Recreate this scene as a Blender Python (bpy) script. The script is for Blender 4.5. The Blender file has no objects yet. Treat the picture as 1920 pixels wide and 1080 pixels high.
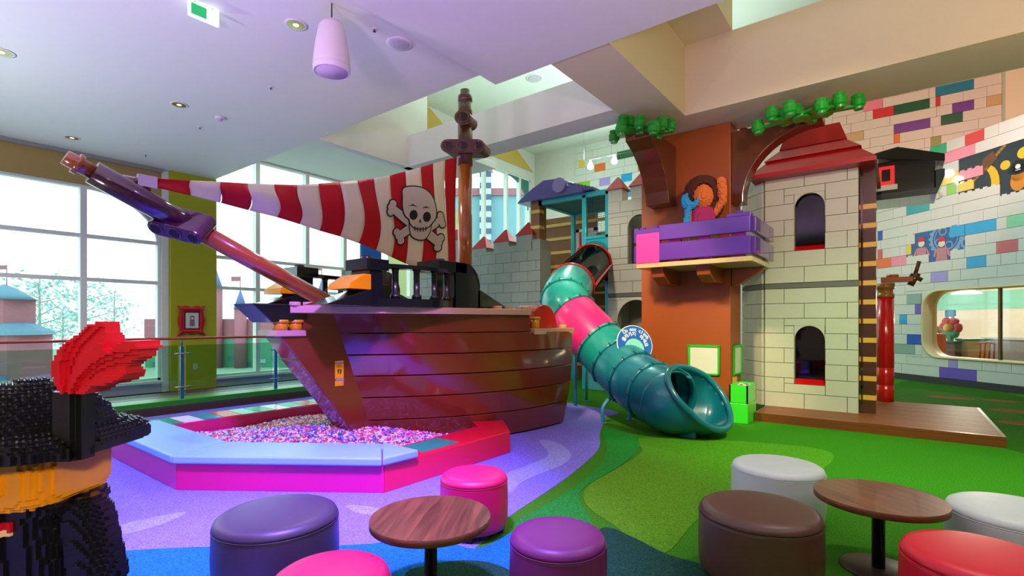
import bpy, bmesh, math, random
import numpy as np
from mathutils import Vector, Matrix
random.seed(7)
PI = math.pi
scene = bpy.context.scene
COL = scene.collection

# ------------------------------------------------------------------ camera
# world: +Y runs along the window wall away from the lens, -X is the window wall
YAW = math.radians(37.5); CA, SA = math.cos(YAW), math.sin(YAW)
FPX, HX, HY, EYE = 951.0, 960.0, 605.0, 1.5
cam_d = bpy.data.cameras.new('camera'); cam = bpy.data.objects.new('camera', cam_d); COL.objects.link(cam)
cam_d.sensor_width = 36.0; cam_d.lens = 36.0 * FPX / 1920.0; cam_d.shift_y = (HY - 540.0) / 1920.0
cam_d.clip_end = 300.0
cam.location = (0, 0, EYE); cam.rotation_euler = (PI / 2, 0, YAW)
scene.camera = cam

# ------------------------------------------------------------------ world, exposure, lights
world = bpy.data.worlds.new('overcast_sky'); scene.world = world; world.use_nodes = True
bgn = world.node_tree.nodes['Background']
bgn.inputs[0].default_value = (0.90, 0.985, 1.0, 1); bgn.inputs[1].default_value = 2.0
scene.view_settings.view_transform = 'Standard'; scene.view_settings.look = 'None'
scene.view_settings.gamma = 1.0; scene.view_settings.use_curve_mapping = False
scene.view_settings.exposure = 0.6

def spot(name, loc, target, power, color, angle=70, blend=0.6, radius=0.12):
    d = bpy.data.lights.new(name, 'SPOT'); d.energy = power; d.color = color
    d.spot_size = math.radians(angle); d.spot_blend = blend; d.shadow_soft_size = radius
    o = bpy.data.objects.new(name, d); COL.objects.link(o); o.location = loc
    o.rotation_euler = (Vector(target) - Vector(loc)).to_track_quat('-Z', 'Y').to_euler()
    return o
# added white lamps without fixtures, brightening the whole hall (several behind the camera)
for k, (x, y, e) in enumerate([(-9.5, 1.0, 110), (-6.5, -1.5, 80), (-3.0, -2.5, 60), (0.5, -1.0, 80), (3.0, 1.5, 100), (3.2, 4.6, 110), (-6.2, 4.4, 110), (0.2, 4.4, 100), (-9.5, -2.5, 110)]):
    spot('added_hall_light', (x, y, 4.62), (x, y, 0), e, (1.0, 0.95, 0.88), 150, 0.9, 0.10)
# coloured stage spots over the brick pit and ship, warm and green wash over the castle
spot('stage_spot', (-1.6, 1.0, 4.55), (-4.8, 2.5, 0.0), 2700, (0.24, 0.07, 1.0), 56, 0.7, 0.2)
spot('stage_spot', (-1.7, 1.3, 4.55), (-2.9, 2.0, 0.0), 1900, (0.30, 0.20, 1.0), 54, 0.8, 0.2)
spot('wash_spot', (0.7, -0.3, 2.3), (-2.90, 0.50, 0.9), 230, (1.0, 0.88, 0.72), 32, 0.7, 0.15)  # added warm lamp beside the camera, brightens the statue
spot('wash_spot', (-4.0, 5.0, 4.55), (-5.4, 10.0, 2.0), 420, (1.0, 0.90, 0.72), 54, 0.7, 0.2)
spot('stage_spot', (-0.9, 2.4, 4.55), (-3.3, 4.2, 0.2), 200, (1.0, 0.22, 0.45), 55, 0.8, 0.2)
spot('wash_spot', (0.9, 4.6, 4.55), (-0.6, 8.0, 0.0), 600, (0.55, 1.0, 0.40), 70, 0.8, 0.2)
spot('wash_spot', (1.0, 3.6, 4.55), (-1.6, 8.8, 2.0), 420, (1.0, 0.84, 0.62), 62, 0.7, 0.2)
spot('wash_spot', (-3.0, 4.0, 4.55), (-3.3, 9.0, 0.5), 800, (1.0, 0.74, 0.42), 42, 0.5, 0.2)
spot('wash_spot', (1.2, 10.5, 6.5), (0.4, 17.2, 5.8), 700, (1.0, 0.48, 0.40), 70, 0.7, 0.2)
spot('wash_spot', (2.2, 11.5, 7.5), (0.8, 16.2, 2.4), 480, (0.60, 0.86, 1.0), 60, 0.7, 0.2)
spot('wash_spot', (-7.5, 12.5, 8.3), (-7.0, 14.0, 0.0), 900, (0.72, 1.0, 0.92), 140, 0.9, 0.3)
# added lamps with no fixture of their own, tinting the ceilings from below
spot('added_uplight', (-8.6, -0.8, 2.4), (-8.5, -0.4, 4.7), 200, (0.78, 0.94, 0.86), 150, 0.5, 0.25)
spot('added_uplight', (-5.2, -1.2, 2.4), (-5.1, -0.6, 4.7), 200, (0.80, 0.70, 1.0), 150, 0.5, 0.25)
spot('added_uplight', (-2.4, -0.4, 2.4), (-2.4, 0.4, 4.7), 215, (0.90, 0.52, 1.0), 150, 0.5, 0.25)
spot('added_uplight', (0.6, 1.6, 2.6), (0.4, 2.4, 4.7), 200, (1.0, 0.66, 0.78), 150, 0.5, 0.25)
spot('added_uplight', (2.6, 5.6, 3.4), (1.6, 6.6, 4.7), 130, (1.0, 0.74, 0.40), 150, 0.5, 0.25)
spot('added_uplight', (-5.6, 10.9, 5.0), (-5.6, 9.9, 8.6), 700, (0.70, 1.0, 0.88), 150, 0.5, 0.3)
spot('added_uplight', (-0.2, 6.6, 5.9), (-0.2, 6.7, 8.6), 160, (0.74, 1.0, 0.88), 150, 0.5, 0.3)

# ------------------------------------------------------------------ helpers
def lin(c):
    c = c / 255.0
    return c / 12.92 if c <= 0.04045 else ((c + 0.055) / 1.055) ** 2.4
MATS = {}
def mat(name, rgb, rough=0.5, metal=0.0, coat=0.0, var=0.06, scale=6.0, bump=0.0, bscale=120.0, emit=0.0, spec=0.5):
    if name in MATS: return MATS[name]
    m = bpy.data.materials.new(name); m.use_nodes = True; nt = m.node_tree
    b = nt.nodes['Principled BSDF']
    c = tuple(lin(v) for v in rgb)
    tc = nt.nodes.new('ShaderNodeTexCoord'); nz = nt.nodes.new('ShaderNodeTexNoise')
    nz.inputs['Scale'].default_value = scale; nz.inputs['Detail'].default_value = 3
    nt.links.new(tc.outputs['Object'], nz.inputs['Vector'])
    mx = nt.nodes.new('ShaderNodeMix'); mx.data_type = 'RGBA'
    mx.inputs[6].default_value = tuple(max(0, v * (1 - var)) for v in c) + (1,)
    mx.inputs[7].default_value = tuple(min(1, v * (1 + var)) for v in c) + (1,)
    nt.links.new(nz.outputs['Fac'], mx.inputs[0]); nt.links.new(mx.outputs[2], b.inputs['Base Color'])
    b.inputs['Roughness'].default_value = rough; b.inputs['Metallic'].default_value = metal
    b.inputs['Specular IOR Level'].default_value = spec
    if coat: b.inputs['Coat Weight'].default_value = coat; b.inputs['Coat Roughness'].default_value = 0.04
    if emit:
        b.inputs['Emission Color'].default_value = c + (1,); b.inputs['Emission Strength'].default_value = emit
    if bump:
        n2 = nt.nodes.new('ShaderNodeTexNoise'); n2.inputs['Scale'].default_value = bscale
        bp = nt.nodes.new('ShaderNodeBump'); bp.inputs['Strength'].default_value = bump; bp.inputs['Distance'].default_value = 0.01
        nt.links.new(tc.outputs['Object'], n2.inputs['Vector']); nt.links.new(n2.outputs['Fac'], bp.inputs['Height'])
        nt.links.new(bp.outputs['Normal'], b.inputs['Normal'])
    MATS[name] = m; return m
def carpet(name, rgb, sp=0.35):
    if name in MATS: return MATS[name]
    m = mat(name, rgb, 0.95, var=0.0, spec=0.1); nt = m.node_tree; b = nt.nodes['Principled BSDF']
    c = tuple(lin(v) for v in rgb)
    geo = nt.nodes.new('ShaderNodeNewGeometry')
    nz = nt.nodes.new('ShaderNodeTexNoise'); nz.inputs['Scale'].default_value = 95; nz.inputs['Detail'].default_value = 2
    nt.links.new(geo.outputs['Position'], nz.inputs['Vector'])
    rp = nt.nodes.new('ShaderNodeValToRGB')
    rp.color_ramp.elements[0].position = 0.32; rp.color_ramp.elements[1].position = 0.68
    rp.color_ramp.elements[0].color = tuple(v * (1 - sp) for v in c) + (1,)
    rp.color_ramp.elements[1].color = tuple(min(1, v * (1 + sp)) for v in c) + (1,)
    nt.links.new(nz.outputs['Fac'], rp.inputs['Fac']); nt.links.new(rp.outputs['Color'], b.inputs['Base Color'])
    bp = nt.nodes.new('ShaderNodeBump'); bp.inputs['Strength'].default_value = 0.35; bp.inputs['Distance'].default_value = 0.006
    nt.links.new(nz.outputs['Fac'], bp.inputs['Height']); nt.links.new(bp.outputs['Normal'], b.inputs['Normal'])
    return m
def wood(name, c1, c2, rough=0.35, axis=0, scale=2.0, coat=0.0, stretch=14.0):
    if name in MATS: return MATS[name]
    m = mat(name, c1, rough, var=0.0, coat=coat); nt = m.node_tree; b = nt.nodes['Principled BSDF']
    tc = nt.nodes.new('ShaderNodeTexCoord'); mp = nt.nodes.new('ShaderNodeMapping')
    s = [stretch] * 3; s[axis] = 1.0
    mp.inputs['Scale'].default_value = s
    oi = nt.nodes.new('ShaderNodeObjectInfo'); ad = nt.nodes.new('ShaderNodeVectorMath'); ad.operation = 'ADD'
    nt.links.new(tc.outputs['Object'], ad.inputs[0]); nt.links.new(oi.outputs['Location'], ad.inputs[1])
    nt.links.new(ad.outputs[0], mp.inputs['Vector'])
    nz = nt.nodes.new('ShaderNodeTexNoise'); nz.inputs['Scale'].default_value = scale; nz.inputs['Detail'].default_value = 6
    nz.inputs['Distortion'].default_value = 1.2
    nt.links.new(mp.outputs['Vector'], nz.inputs['Vector'])
    rp = nt.nodes.new('ShaderNodeValToRGB')
    rp.color_ramp.elements[0].position = 0.3; rp.color_ramp.elements[1].position = 0.7
    rp.color_ramp.elements[0].color = tuple(lin(v) for v in c2) + (1,)
    rp.color_ramp.elements[1].color = tuple(lin(v) for v in c1) + (1,)
    nt.links.new(nz.outputs['Fac'], rp.inputs['Fac']); nt.links.new(rp.outputs['Color'], b.inputs['Base Color'])
    return m
def glass(name, rgb=(235, 250, 250), gloss=0.08, clear=0.92):
    if name in MATS: return MATS[name]
    m = bpy.data.materials.new(name); m.use_nodes = True; nt = m.node_tree
    nt.nodes.remove(nt.nodes['Principled BSDF']); out = nt.nodes['Material Output']
    tr = nt.nodes.new('ShaderNodeBsdfTransparent'); gl = nt.nodes.new('ShaderNodeBsdfGlossy'); mx = nt.nodes.new('ShaderNodeMixShader')
    c = tuple(lin(v) * clear for v in rgb) + (1,)
    tr.inputs[0].default_value = c; gl.inputs['Roughness'].default_value = 0.03
    nz = nt.nodes.new('ShaderNodeTexNoise'); nz.inputs['Scale'].default_value = 3
    mr = nt.nodes.new('ShaderNodeMapRange'); mr.inputs['To Min'].default_value = gloss * 0.9; mr.inputs['To Max'].default_value = gloss * 1.1
    nt.links.new(nz.outputs['Fac'], mr.inputs['Value']); nt.links.new(mr.outputs['Result'], mx.inputs[0])
    nt.links.new(tr.outputs[0], mx.inputs[1]); nt.links.new(gl.outputs[0], mx.inputs[2]); nt.links.new(mx.outputs[0], out.inputs[0])
    MATS[name] = m; return m

class MB:
    """collects shapes of one piece; build() links them as one mesh object"""
    def __init__(s): s.v = []; s.f = []; s.sm = []; s.mi = []
    def add(s, vs, fs, smooth=False, mi=0):
        o = len(s.v); s.v += [tuple(v) for v in vs]
        for f in fs: s.f.append(tuple(i + o for i in f)); s.sm.append(smooth); s.mi.append(mi)
        return s
    def box(s, a, b, mi=0):
        x0, y0, z0 = a; x1, y1, z1 = b
        return s.add([(x0, y0, z0), (x1, y0, z0), (x1, y1, z0), (x0, y1, z0), (x0, y0, z1), (x1, y0, z1), (x1, y1, z1), (x0, y1, z1)],
                     [(0, 3, 2, 1), (4, 5, 6, 7), (0, 1, 5, 4), (1, 2, 6, 5), (2, 3, 7, 6), (3, 0, 4, 7)], mi=mi)
    def prism(s, pts, d, mi=0, smooth=False):
        """polygon (3d points, planar) swept by vector d"""
        n = len(pts); d = Vector(d); A = [Vector(p) for p in pts]; B = [p + d for p in A]
        s.add(A + B, [tuple(range(n))[::-1], tuple(range(n, 2 * n))], mi=mi)
        s.add(A + B, [(i, (i + 1) % n, n + (i + 1) % n, n + i) for i in range(n)], smooth, mi)
        return s
    def poly(s, pts, mi=0): return s.add(pts, [tuple(range(len(pts)))], mi=mi)
    def lathe(s, prof, n=32, c=(0, 0, 0), axis='Z', smooth=True, mi=0):
        vs = []; fs = []
        for r, h in prof:
            for k in range(n):
                a = 2 * PI * k / n; x, y = r * math.cos(a), r * math.sin(a)
                p = {'Z': (x, y, h), 'Y': (x, h, y), 'X': (h, x, y)}[axis]
                vs.append((p[0] + c[0], p[1] + c[1], p[2] + c[2]))
        for i in range(len(prof) - 1):
            for k in range(n):
                k2 = (k + 1) % n
                fs.append((i * n + k, i * n + k2, (i + 1) * n + k2, (i + 1) * n + k))
        s.add(vs, fs, smooth, mi)
        for i in (0, len(prof) - 1):
            if prof[i][0] > 1e-4: s.add(vs[i * n:(i + 1) * n], [tuple(range(n))], False, mi)
        return s
    def cyl(s, p0, p1, r0, r1=None, n=20, caps=True, smooth=True, mi=0):
        r1 = r0 if r1 is None else r1
        p0, p1 = Vector(p0), Vector(p1); d = (p1 - p0).normalized()
        u = d.orthogonal().normalized(); w = d.cross(u)
        vs = [p + (u * math.cos(2 * PI * k / n) + w * math.sin(2 * PI * k / n)) * r for p, r in ((p0, r0), (p1, r1)) for k in range(n)]
        s.add(vs, [(k, (k + 1) % n, n + (k + 1) % n, n + k) for k in range(n)], smooth, mi)
        if caps: s.add(vs, [tuple(range(n))[::-1], tuple(range(n, 2 * n))], False, mi)
        return s
    def tube(s, path, r, n=16, closed=False, caps=True, mi=0):
        P = [Vector(p) for p in path]; m = len(P)
        R = r if isinstance(r, (list, tuple)) else [r] * m
        T = []
        for i in range(m):
            a = P[(i - 1) % m] if (closed or i > 0) else P[i]; b = P[(i + 1) % m] if (closed or i < m - 1) else P[i]
            T.append((b - a).normalized())
        u = T[0].orthogonal().normalized(); vs = []
        for i in range(m):
            u = (u - T[i] * u.dot(T[i])).normalized(); w = T[i].cross(u)
            vs += [P[i] + (u * math.cos(2 * PI * k / n) + w * math.sin(2 * PI * k / n)) * R[i] for k in range(n)]
        fs = []
        for i in range(m if closed else m - 1):
            j = (i + 1) % m
            fs += [(i * n + k, i * n + (k + 1) % n, j * n + (k + 1) % n, j * n + k) for k in range(n)]
        s.add(vs, fs, True, mi)
        if caps and not closed:
            s.add(vs[:n], [tuple(range(n))[::-1]], mi=mi); s.add(vs[-n:], [tuple(range(n))], mi=mi)
        return s
    def build(s, name, m, parent=None, loc=None, bevel=0.0, rotz=0.0, seg=2):
        me = bpy.data.meshes.new(name); me.from_pydata([tuple(v) for v in s.v], [], s.f); me.update()
        for p, q, w in zip(me.polygons, s.sm, s.mi): p.use_smooth = q; p.material_index = w
        for mm in (m if isinstance(m, (list, tuple)) else [m]): me.materials.append(mm)
        bm = bmesh.new(); bm.from_mesh(me)
        bmesh.ops.remove_doubles(bm, verts=bm.verts, dist=1e-5)
        bmesh.ops.recalc_face_normals(bm, faces=bm.faces); bm.to_mesh(me); bm.free()
        o = bpy.data.objects.new(name, me); COL.objects.link(o)
        if parent: o.parent = parent
        if loc: o.location = loc
        if rotz: o.rotation_euler.z = rotz
        if bevel:
            bv = o.modifiers.new('bevel', 'BEVEL'); bv.width = bevel; bv.segments = seg; bv.limit_method = 'ANGLE'; bv.angle_limit = math.radians(40)
        return o
def tag(o, label, cat=None, group=None, kind=None):
    if label: o['label'] = label
    if cat: o['category'] = cat
    if group: o['group'] = group
    if kind: o['kind'] = kind
    return o
def thing(name, label, cat, loc=(0, 0, 0), rotz=0.0, group=None):
    o = bpy.data.objects.new(name, None); COL.objects.link(o); o.location = loc; o.rotation_euler.z = rotz
    o.empty_display_size = 0.1
    return tag(o, label, cat, group)
def struct(o, label): return tag(o, label, None, None, 'structure')
UNIT = {}
def unit_box(name, m, parent, a, b):
    """cheap piece: a shared one-metre block scaled to a..b"""
    k = m.name
    if k not in UNIT:
        UNIT[k] = bpy.data.meshes.new('block_' + k); t = MB().box((-.5, -.5, -.5), (.5, .5, .5))
        UNIT[k].from_pydata(t.v, [], t.f); UNIT[k].update(); UNIT[k].materials.append(m)
    o = bpy.data.objects.new(name, UNIT[k]); COL.objects.link(o); o.parent = parent
    o.location = [(a[i] + b[i]) / 2 for i in range(3)]; o.scale = [max(1e-3, abs(b[i] - a[i])) for i in range(3)]
    return o
def pray(px):
    t = (px - HX) / FPX; return CA * t - SA, SA * t + CA
def onX(px, py, x):
    d = pray(px); f = x / d[0]; return Vector((x, d[1] * f, EYE + (HY - py) * f / FPX))
def onY(px, py, y):
    d = pray(px); f = y / d[1]; return Vector((d[0] * f, y, EYE + (HY - py) * f / FPX))
def onZ(px, py, z=0.0):
    f = (EYE - z) * FPX / (py - HY); d = pray(px); return Vector((d[0] * f, d[1] * f, z))
def atD(px, py, f):
    d = pray(px); return Vector((d[0] * f, d[1] * f, EYE + (HY - py) * f / FPX))
def text_mesh(name, s, size, m, parent, matrix, extrude=0.001, align='CENTER', bold=0.0):
    cu = bpy.data.curves.new(name, 'FONT'); cu.body = s; cu.size = size; cu.extrude = extrude; cu.align_x = align; cu.align_y = 'CENTER'
    cu.offset = bold
    t = bpy.data.objects.new(name + '_curve', cu); COL.objects.link(t)
    dg = bpy.context.evaluated_depsgraph_get(); me = bpy.data.meshes.new_from_object(t.evaluated_get(dg))
    bpy.data.objects.remove(t); bpy.data.curves.remove(cu)
    me.materials.clear(); me.materials.append(m)
    o = bpy.data.objects.new(name, me); COL.objects.link(o); o.parent = parent; o.matrix_local = matrix
    return o
def spline(pts, n=8, closed=True):
    """Catmull-Rom through points"""
    P = [Vector(p) for p in pts]; m = len(P); out = []
    for i in range(m if closed else m - 1):
        g = lambda k: P[k % m] if closed else P[max(0, min(m - 1, k))]
        a, b, c, d = g(i - 1), g(i), g(i + 1), g(i + 2)
        for k in range(n):
            t = k / n
            out.append(0.5 * ((2 * b) + (c - a) * t + (2 * a - 5 * b + 4 * c - d) * t * t + (3 * b - a - 3 * c + d) * t ** 3))
    if not closed: out.append(P[-1])
    return out
def bricks(parent, u0, u1, z0, z1, row, lens, m, depth=0.05, gap=0.008, holes=(), special=(), seed=1, name='brick', y0=0.0, mm=None):
    """courses of blocks on the local -Y face of parent; special = (ua, ub, zmid, material)"""
    rr = random.Random(seed); n = int(round((z1 - z0) / row)); row = (z1 - z0) / n
    for i in range(n):
        za, zb = z0 + i * row, z0 + (i + 1) * row
        sp = sorted([(max(a, u0), min(b, u1), c) for a, b, z, c in special if za <= z < zb], key=lambda q: q[0])
        cur = u0; segs = []
        stops = sp + [(u1, u1, None)]
        for a, b, c in stops:
            first = True
            while a - cur > 0.03:
                L = rr.choice(lens)
                if first and cur == u0: L *= 0.5 if i % 2 else 1.0
                first = False
                e = cur + L
                if a - e < 0.12: e = a
                segs.append((cur, e, None)); cur = e
            if c is not None and b > cur: segs.append((max(a, cur), b, c)); cur = b
        for a, b, c in segs:
            rects = [(a, b, za, zb)]
            for ha, hb, hc, hd in holes:
                nr = []
                for (p, q, r, s_) in rects:
                    if q <= ha or p >= hb or s_ <= hc or r >= hd: nr.append((p, q, r, s_)); continue
                    if r < hc: nr.append((p, q, r, hc))
                    if s_ > hd: nr.append((p, q, hd, s_))
                    r2, s2 = max(r, hc), min(s_, hd)
                    if p < ha: nr.append((p, ha, r2, s2))
                    if q > hb: nr.append((hb, q, r2, s2))
                rects = nr
            for (p, q, r, s_) in rects:
                if q - p < 0.03 or s_ - r < 0.03: continue
                pr = depth + rr.uniform(-0.002, 0.002)
                mt = c or (mm[rr.randrange(len(mm))] if mm else m)
                unit_box(name, mt, parent, (p + gap / 2, y0 - pr, r + gap / 2), (q - gap / 2, y0, s_ - gap / 2))

# ================================================================== THE SETTING
M_white = mat('white_paint', (226, 222, 216), 0.6, var=0.02)
M_cream = mat('cream_paint', (222, 205, 170), 0.6, var=0.02)
M_tan = mat('tan_paint', (178, 146, 84), 0.7, var=0.03)
M_yellow_wall = mat('mustard_paint', (214, 176, 84), 0.7, var=0.03)
M_lime = mat('lime_paint', (176, 178, 14), 0.6, var=0.03)
M_frame = mat('window_frame_paint', (238, 238, 228), 0.45, var=0.02)
M_pane = glass('clear_glass', (236, 252, 252), 0.05, 0.97)
M_dark = mat('dark_skirting', (52, 44, 44), 0.5)
M_black = mat('black_plastic', (16, 15, 17), 0.16, coat=0.5, var=0.1)

# floor: green carpet with printed patches laid in
C_green = carpet('carpet_green', (58, 128, 22))
C_lgreen = carpet('carpet_light_green', (84, 146, 28))
C_mgreen = carpet('carpet_mid_green', (38, 140, 46))
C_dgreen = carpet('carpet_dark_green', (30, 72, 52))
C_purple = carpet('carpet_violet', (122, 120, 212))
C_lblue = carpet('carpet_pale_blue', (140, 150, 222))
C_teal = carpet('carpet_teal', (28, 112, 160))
C_brown = carpet('carpet_brown', (128, 84, 40))
C_olive = carpet('carpet_olive', (48, 98, 20))
floor = struct(MB().box((-12.6, -4.5, -0.2), (8.0, 17.8, 0.0)).build('floor', C_green), 'green patterned carpet floor of the play hall')
def patch(name, pts, m, z, world_pts=False, n=6, smooth=True):
    P = [Vector((p[0], p[1], 0)) if world_pts else onZ(p[0], p[1]) for p in pts]
    if smooth: P = spline(P, n)
    o = MB().prism([(p.x, p.y, 0.0005) for p in P], (0, 0, z)).build(name, m, floor); return o
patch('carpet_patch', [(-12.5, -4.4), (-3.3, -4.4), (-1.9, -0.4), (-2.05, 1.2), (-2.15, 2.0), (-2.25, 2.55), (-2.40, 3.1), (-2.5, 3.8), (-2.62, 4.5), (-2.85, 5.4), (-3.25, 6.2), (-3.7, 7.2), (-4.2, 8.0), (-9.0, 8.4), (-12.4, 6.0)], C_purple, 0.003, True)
patch('carpet_patch', [(1132, 806), (1190, 818), (1196, 842), (1165, 872), (1095, 915), (1090, 945), (1110, 985), (1070, 1010), (985, 1010), (962, 985), (1000, 960), (1060, 925), (1118, 880), (1138, 845)], C_mgreen, 0.0042)
patch('carpet_patch', [(1200, 822), (1420, 830), (1560, 850), (1500, 905), (1330, 960), (1240, 1040), (1150, 985), (1098, 945), (1105, 910), (1170, 872), (1205, 845)], C_lgreen, 0.0035)
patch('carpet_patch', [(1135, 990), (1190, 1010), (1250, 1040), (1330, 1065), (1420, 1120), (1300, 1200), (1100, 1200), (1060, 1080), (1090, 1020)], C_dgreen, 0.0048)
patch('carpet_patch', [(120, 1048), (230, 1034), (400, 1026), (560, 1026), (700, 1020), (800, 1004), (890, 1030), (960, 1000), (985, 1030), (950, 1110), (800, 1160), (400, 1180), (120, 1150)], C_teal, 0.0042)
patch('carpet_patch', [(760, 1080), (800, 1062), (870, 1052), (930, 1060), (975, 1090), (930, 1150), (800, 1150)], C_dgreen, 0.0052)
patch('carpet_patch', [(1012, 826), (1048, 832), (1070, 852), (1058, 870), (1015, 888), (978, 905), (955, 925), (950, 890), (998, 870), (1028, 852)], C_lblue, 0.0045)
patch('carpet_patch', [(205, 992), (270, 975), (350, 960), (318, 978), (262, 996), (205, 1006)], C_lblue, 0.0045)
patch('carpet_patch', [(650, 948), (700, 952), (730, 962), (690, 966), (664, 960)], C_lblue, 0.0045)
patch('carpet_patch', [(1600, 780), (1700, 800), (1920, 850), (2000, 900), (1960, 760), (1800, 720), (1690, 716)], C_olive, 0.003)
for c in [(1782, 746, 1.0), (1880, 752, 0.8), (1905, 772, 0.9), (1925, 795, 0.9), (1755, 762, .7)]:
    p = onZ(c[0], c[1]); patch('carpet_patch', [(p.x + .38 * c[2] * math.cos(a) * 1.0, p.y + .24 * c[2] * math.sin(a)) for a in [k * PI / 6 for k in range(12)]], C_brown, 0.0045, True, 2)

# ceiling: low soffits near the camera, beams with open space above, high roof behind
ceil = struct(MB().box((-12.5, -4.5, 4.70), (-4.28, 4.95, 4.95)).build('ceiling', M_white), 'white plaster ceiling of the hall with dropped beams')
def cpiece(name, a, b, m=None): return MB().box(a, b).build(name, m or M_white, ceil)
cpiece('soffit_panel', (-4.28, -4.5, 4.665), (8.0, 5.22, 4.95)); cpiece('upstand', (-8.04, 4.80, 4.95), (8.0, 4.95, 8.6)); cpiece('upstand', (-12.6, 4.80, 5.6), (-8.04, 4.95, 8.6))
cpiece('upstand', (-8.2, 4.95, 4.70), (-8.04, 7.5, 8.6))
cpiece('beam', (-8.2, 6.97, 4.70), (-3.44, 7.5, 5.34))
cpiece('beam', (-3.44, 5.22, 4.70), (-2.65, 8.95, 5.78), M_cream)
cpiece('beam', (-2.65, 7.85, 4.70), (7.9, 8.95, 5.78), M_cream)
cpiece('upstand', (-2.65, 5.22, 5.78), (-1.96, 7.85, 8.6), M_cream)
cpiece('soffit_panel', (-12.5, 4.95, 5.42), (-8.2, 10.0, 5.6))
struct(MB().box((-12.6, -4.75, 0), (8.25, -4.5, 4.95)).build('wall_rear', M_cream), 'plain cream wall behind the viewpoint')
struct(MB().box((8.0, -4.5, 0), (8.25, 17.8, 8.75)).build('wall_far_right', M_cream), 'plain cream side wall out of view on the right')
cpiece('roof_slab', (-12.6, 4.95, 8.6), (8.0, 17.9, 8.75))

# window wall (left)
XW = -12.3
wl = MB()
wl.box((-12.6, -4.5, 0), (XW, -1.34, 4.7)); wl.box((-12.6, -1.34, 0), (XW, 3.95, 0.30)); wl.box((-12.6, -1.34, 4.12), (XW, 3.95, 4.7))
wl.box((-12.6, 9.30, 0), (XW, 9.60, 8.6)); wl.box((-12.6, 4.95, 5.42), (XW, 9.3, 8.6)); wl.box((-12.6, 13.25, 0), (XW, 13.6, 8.6)); wl.box((-12.6, 17.3, 0), (XW, 17.8, 8.6))
wl.box((-12.6, 4.95, 0), (XW, 17.3, 0.28)); wl.box((-12.6, 9.6, 7.45), (XW, 17.3, 8.6))
wall_left = struct(wl.build('wall_left', M_white), 'wall of tall windows along the left side')
MB().box((XW - .01, -4.5, 4.12), (XW + 0.02, 3.95, 4.64)).build('wall_panel', M_tan, wall_left)
MB().box((XW - .2, -4.4, 4.63), (XW + 0.10, 3.95, 4.699)).build('curtain_track', mat('track_grey', (150, 148, 142), .4), wall_left)
for (yc) in (11.55, 16.15):
    MB().prism([(XW + .005, yc - 1.35, 7.82), (XW + .005, yc + 1.3, 7.82), (XW + .005, yc, 8.55)], (0.03, 0, 0)).build('gable_panel', M_yellow_wall, wall_left)
struct(MB().box((-12.6, 3.955, 0.05), (XW + .03, 4.085, 4.69)).build('trim_1', M_frame), 'white strip between the arched window and the lime pillar')
pil = struct(MB().box((-12.6, 4.09, 0.05), (XW + 0.12, 4.99, 4.7)).build('trim_2', M_lime), 'lime green pillar between the tall windows')
struct(MB().box((-12.6, -4.5, 0), (XW + .05, 17.3, 0.05)).build('baseboard_left', M_dark), 'dark skirting under the windows on the left')

def window(n, y0, y1, z0, z1, mull, trans, label, arch=False):
    w = 0.05; b = MB()
    b.box((XW - .16, y0, z0), (XW - .02, y0 + w, z1)); b.box((XW - .16, y1 - w, z0), (XW - .02, y1, z1))
    b.box((XW - .16, y0, z0), (XW - .02, y1, z0 + w)); b.box((XW - .16, y0, z1 - w), (XW - .02, y1, z1))
    o = struct(b.build('window_%d' % n, M_frame), label)
    MB().box((XW - .12, y0 - .02, z0 - .05), (XW + .13, y1 + .02, z0 + .0)).build('window_sill', M_frame, o)
    ys = [y0 + w] + list(mull) + [y1 - w]; zs = [z0 + w] + list(trans) + [z1 - w]
    for m in mull: unit_box('mullion', M_frame, o, (XW - .17, m - .05, z0 + w), (XW - .01, m + .05, z1 - w))
    for t in trans:
        for a, c in zip(ys[:-1], ys[1:]): unit_box('transom', M_frame, o, (XW - .15, a, t - .035), (XW - .03, c, t + .035))
    for a, c in zip(ys[:-1], ys[1:]):
        for e, g in zip(zs[:-1], zs[1:]): unit_box('pane', M_pane, o, (XW - .10, a, e), (XW - .09, c, g))
    if arch:
        M_sp = mat('arch_spandrel', (176, 150, 150), .6)
        for s, yb in ((1, y1 - w), (-1, y0 + w)):
            R1, R2 = 1.20, 0.95
            pts = [(XW - .08, yb, z1 - w)] + [(XW - .08, yb - s * R1 * (1 - math.cos(t)), z1 - w - R2 + R2 * math.sin(t)) for t in [PI / 2 - k * PI / 2 / 14 for k in range(15)]]
            MB().prism(pts, (0.06, 0, 0)).build('arch_spandrel', M_sp, o)
            arc = [Vector(p) + Vector((.05, 0, 0)) for p in pts[1:]]
            MB().tube(arc, 0.022, 8).build('arch_trim', M_frame, o)
    return o
window(1, -1.34, 3.95, 0.30, 4.12, (-.07, 1.31, 2.69), (2.33, 3.16), 'wide arched window at the far left', True)
window(2, 4.99, 9.30, 0.28, 5.42, (5.98, 7.27, 8.40), (2.30, 3.0), 'tall window right of the lime pillar')
window(3, 9.60, 13.25, 0.28, 7.45, (10.8, 12.0), (2.30, 4.6), 'tall window behind the striped sail')
window(4, 13.60, 17.30, 0.28, 7.45, (14.4, 15.75, 16.6), (2.30, 3.4), 'far tall window near the castle wall')
# arch head in the far window
MB().prism([(XW - .14, 17.25, 7.4)] + [(XW - .14, 17.25 - 1.45 * (1 - math.sin(t)), 7.4 - 1.2 * (1 - math.cos(t))) for t in [k * PI / 2 / 10 for k in range(11)]], (0.08, 0, 0)).build('arch_spandrel', mat('teal_spandrel', (70, 130, 130), .6), bpy.data.objects['window_4'])

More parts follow.
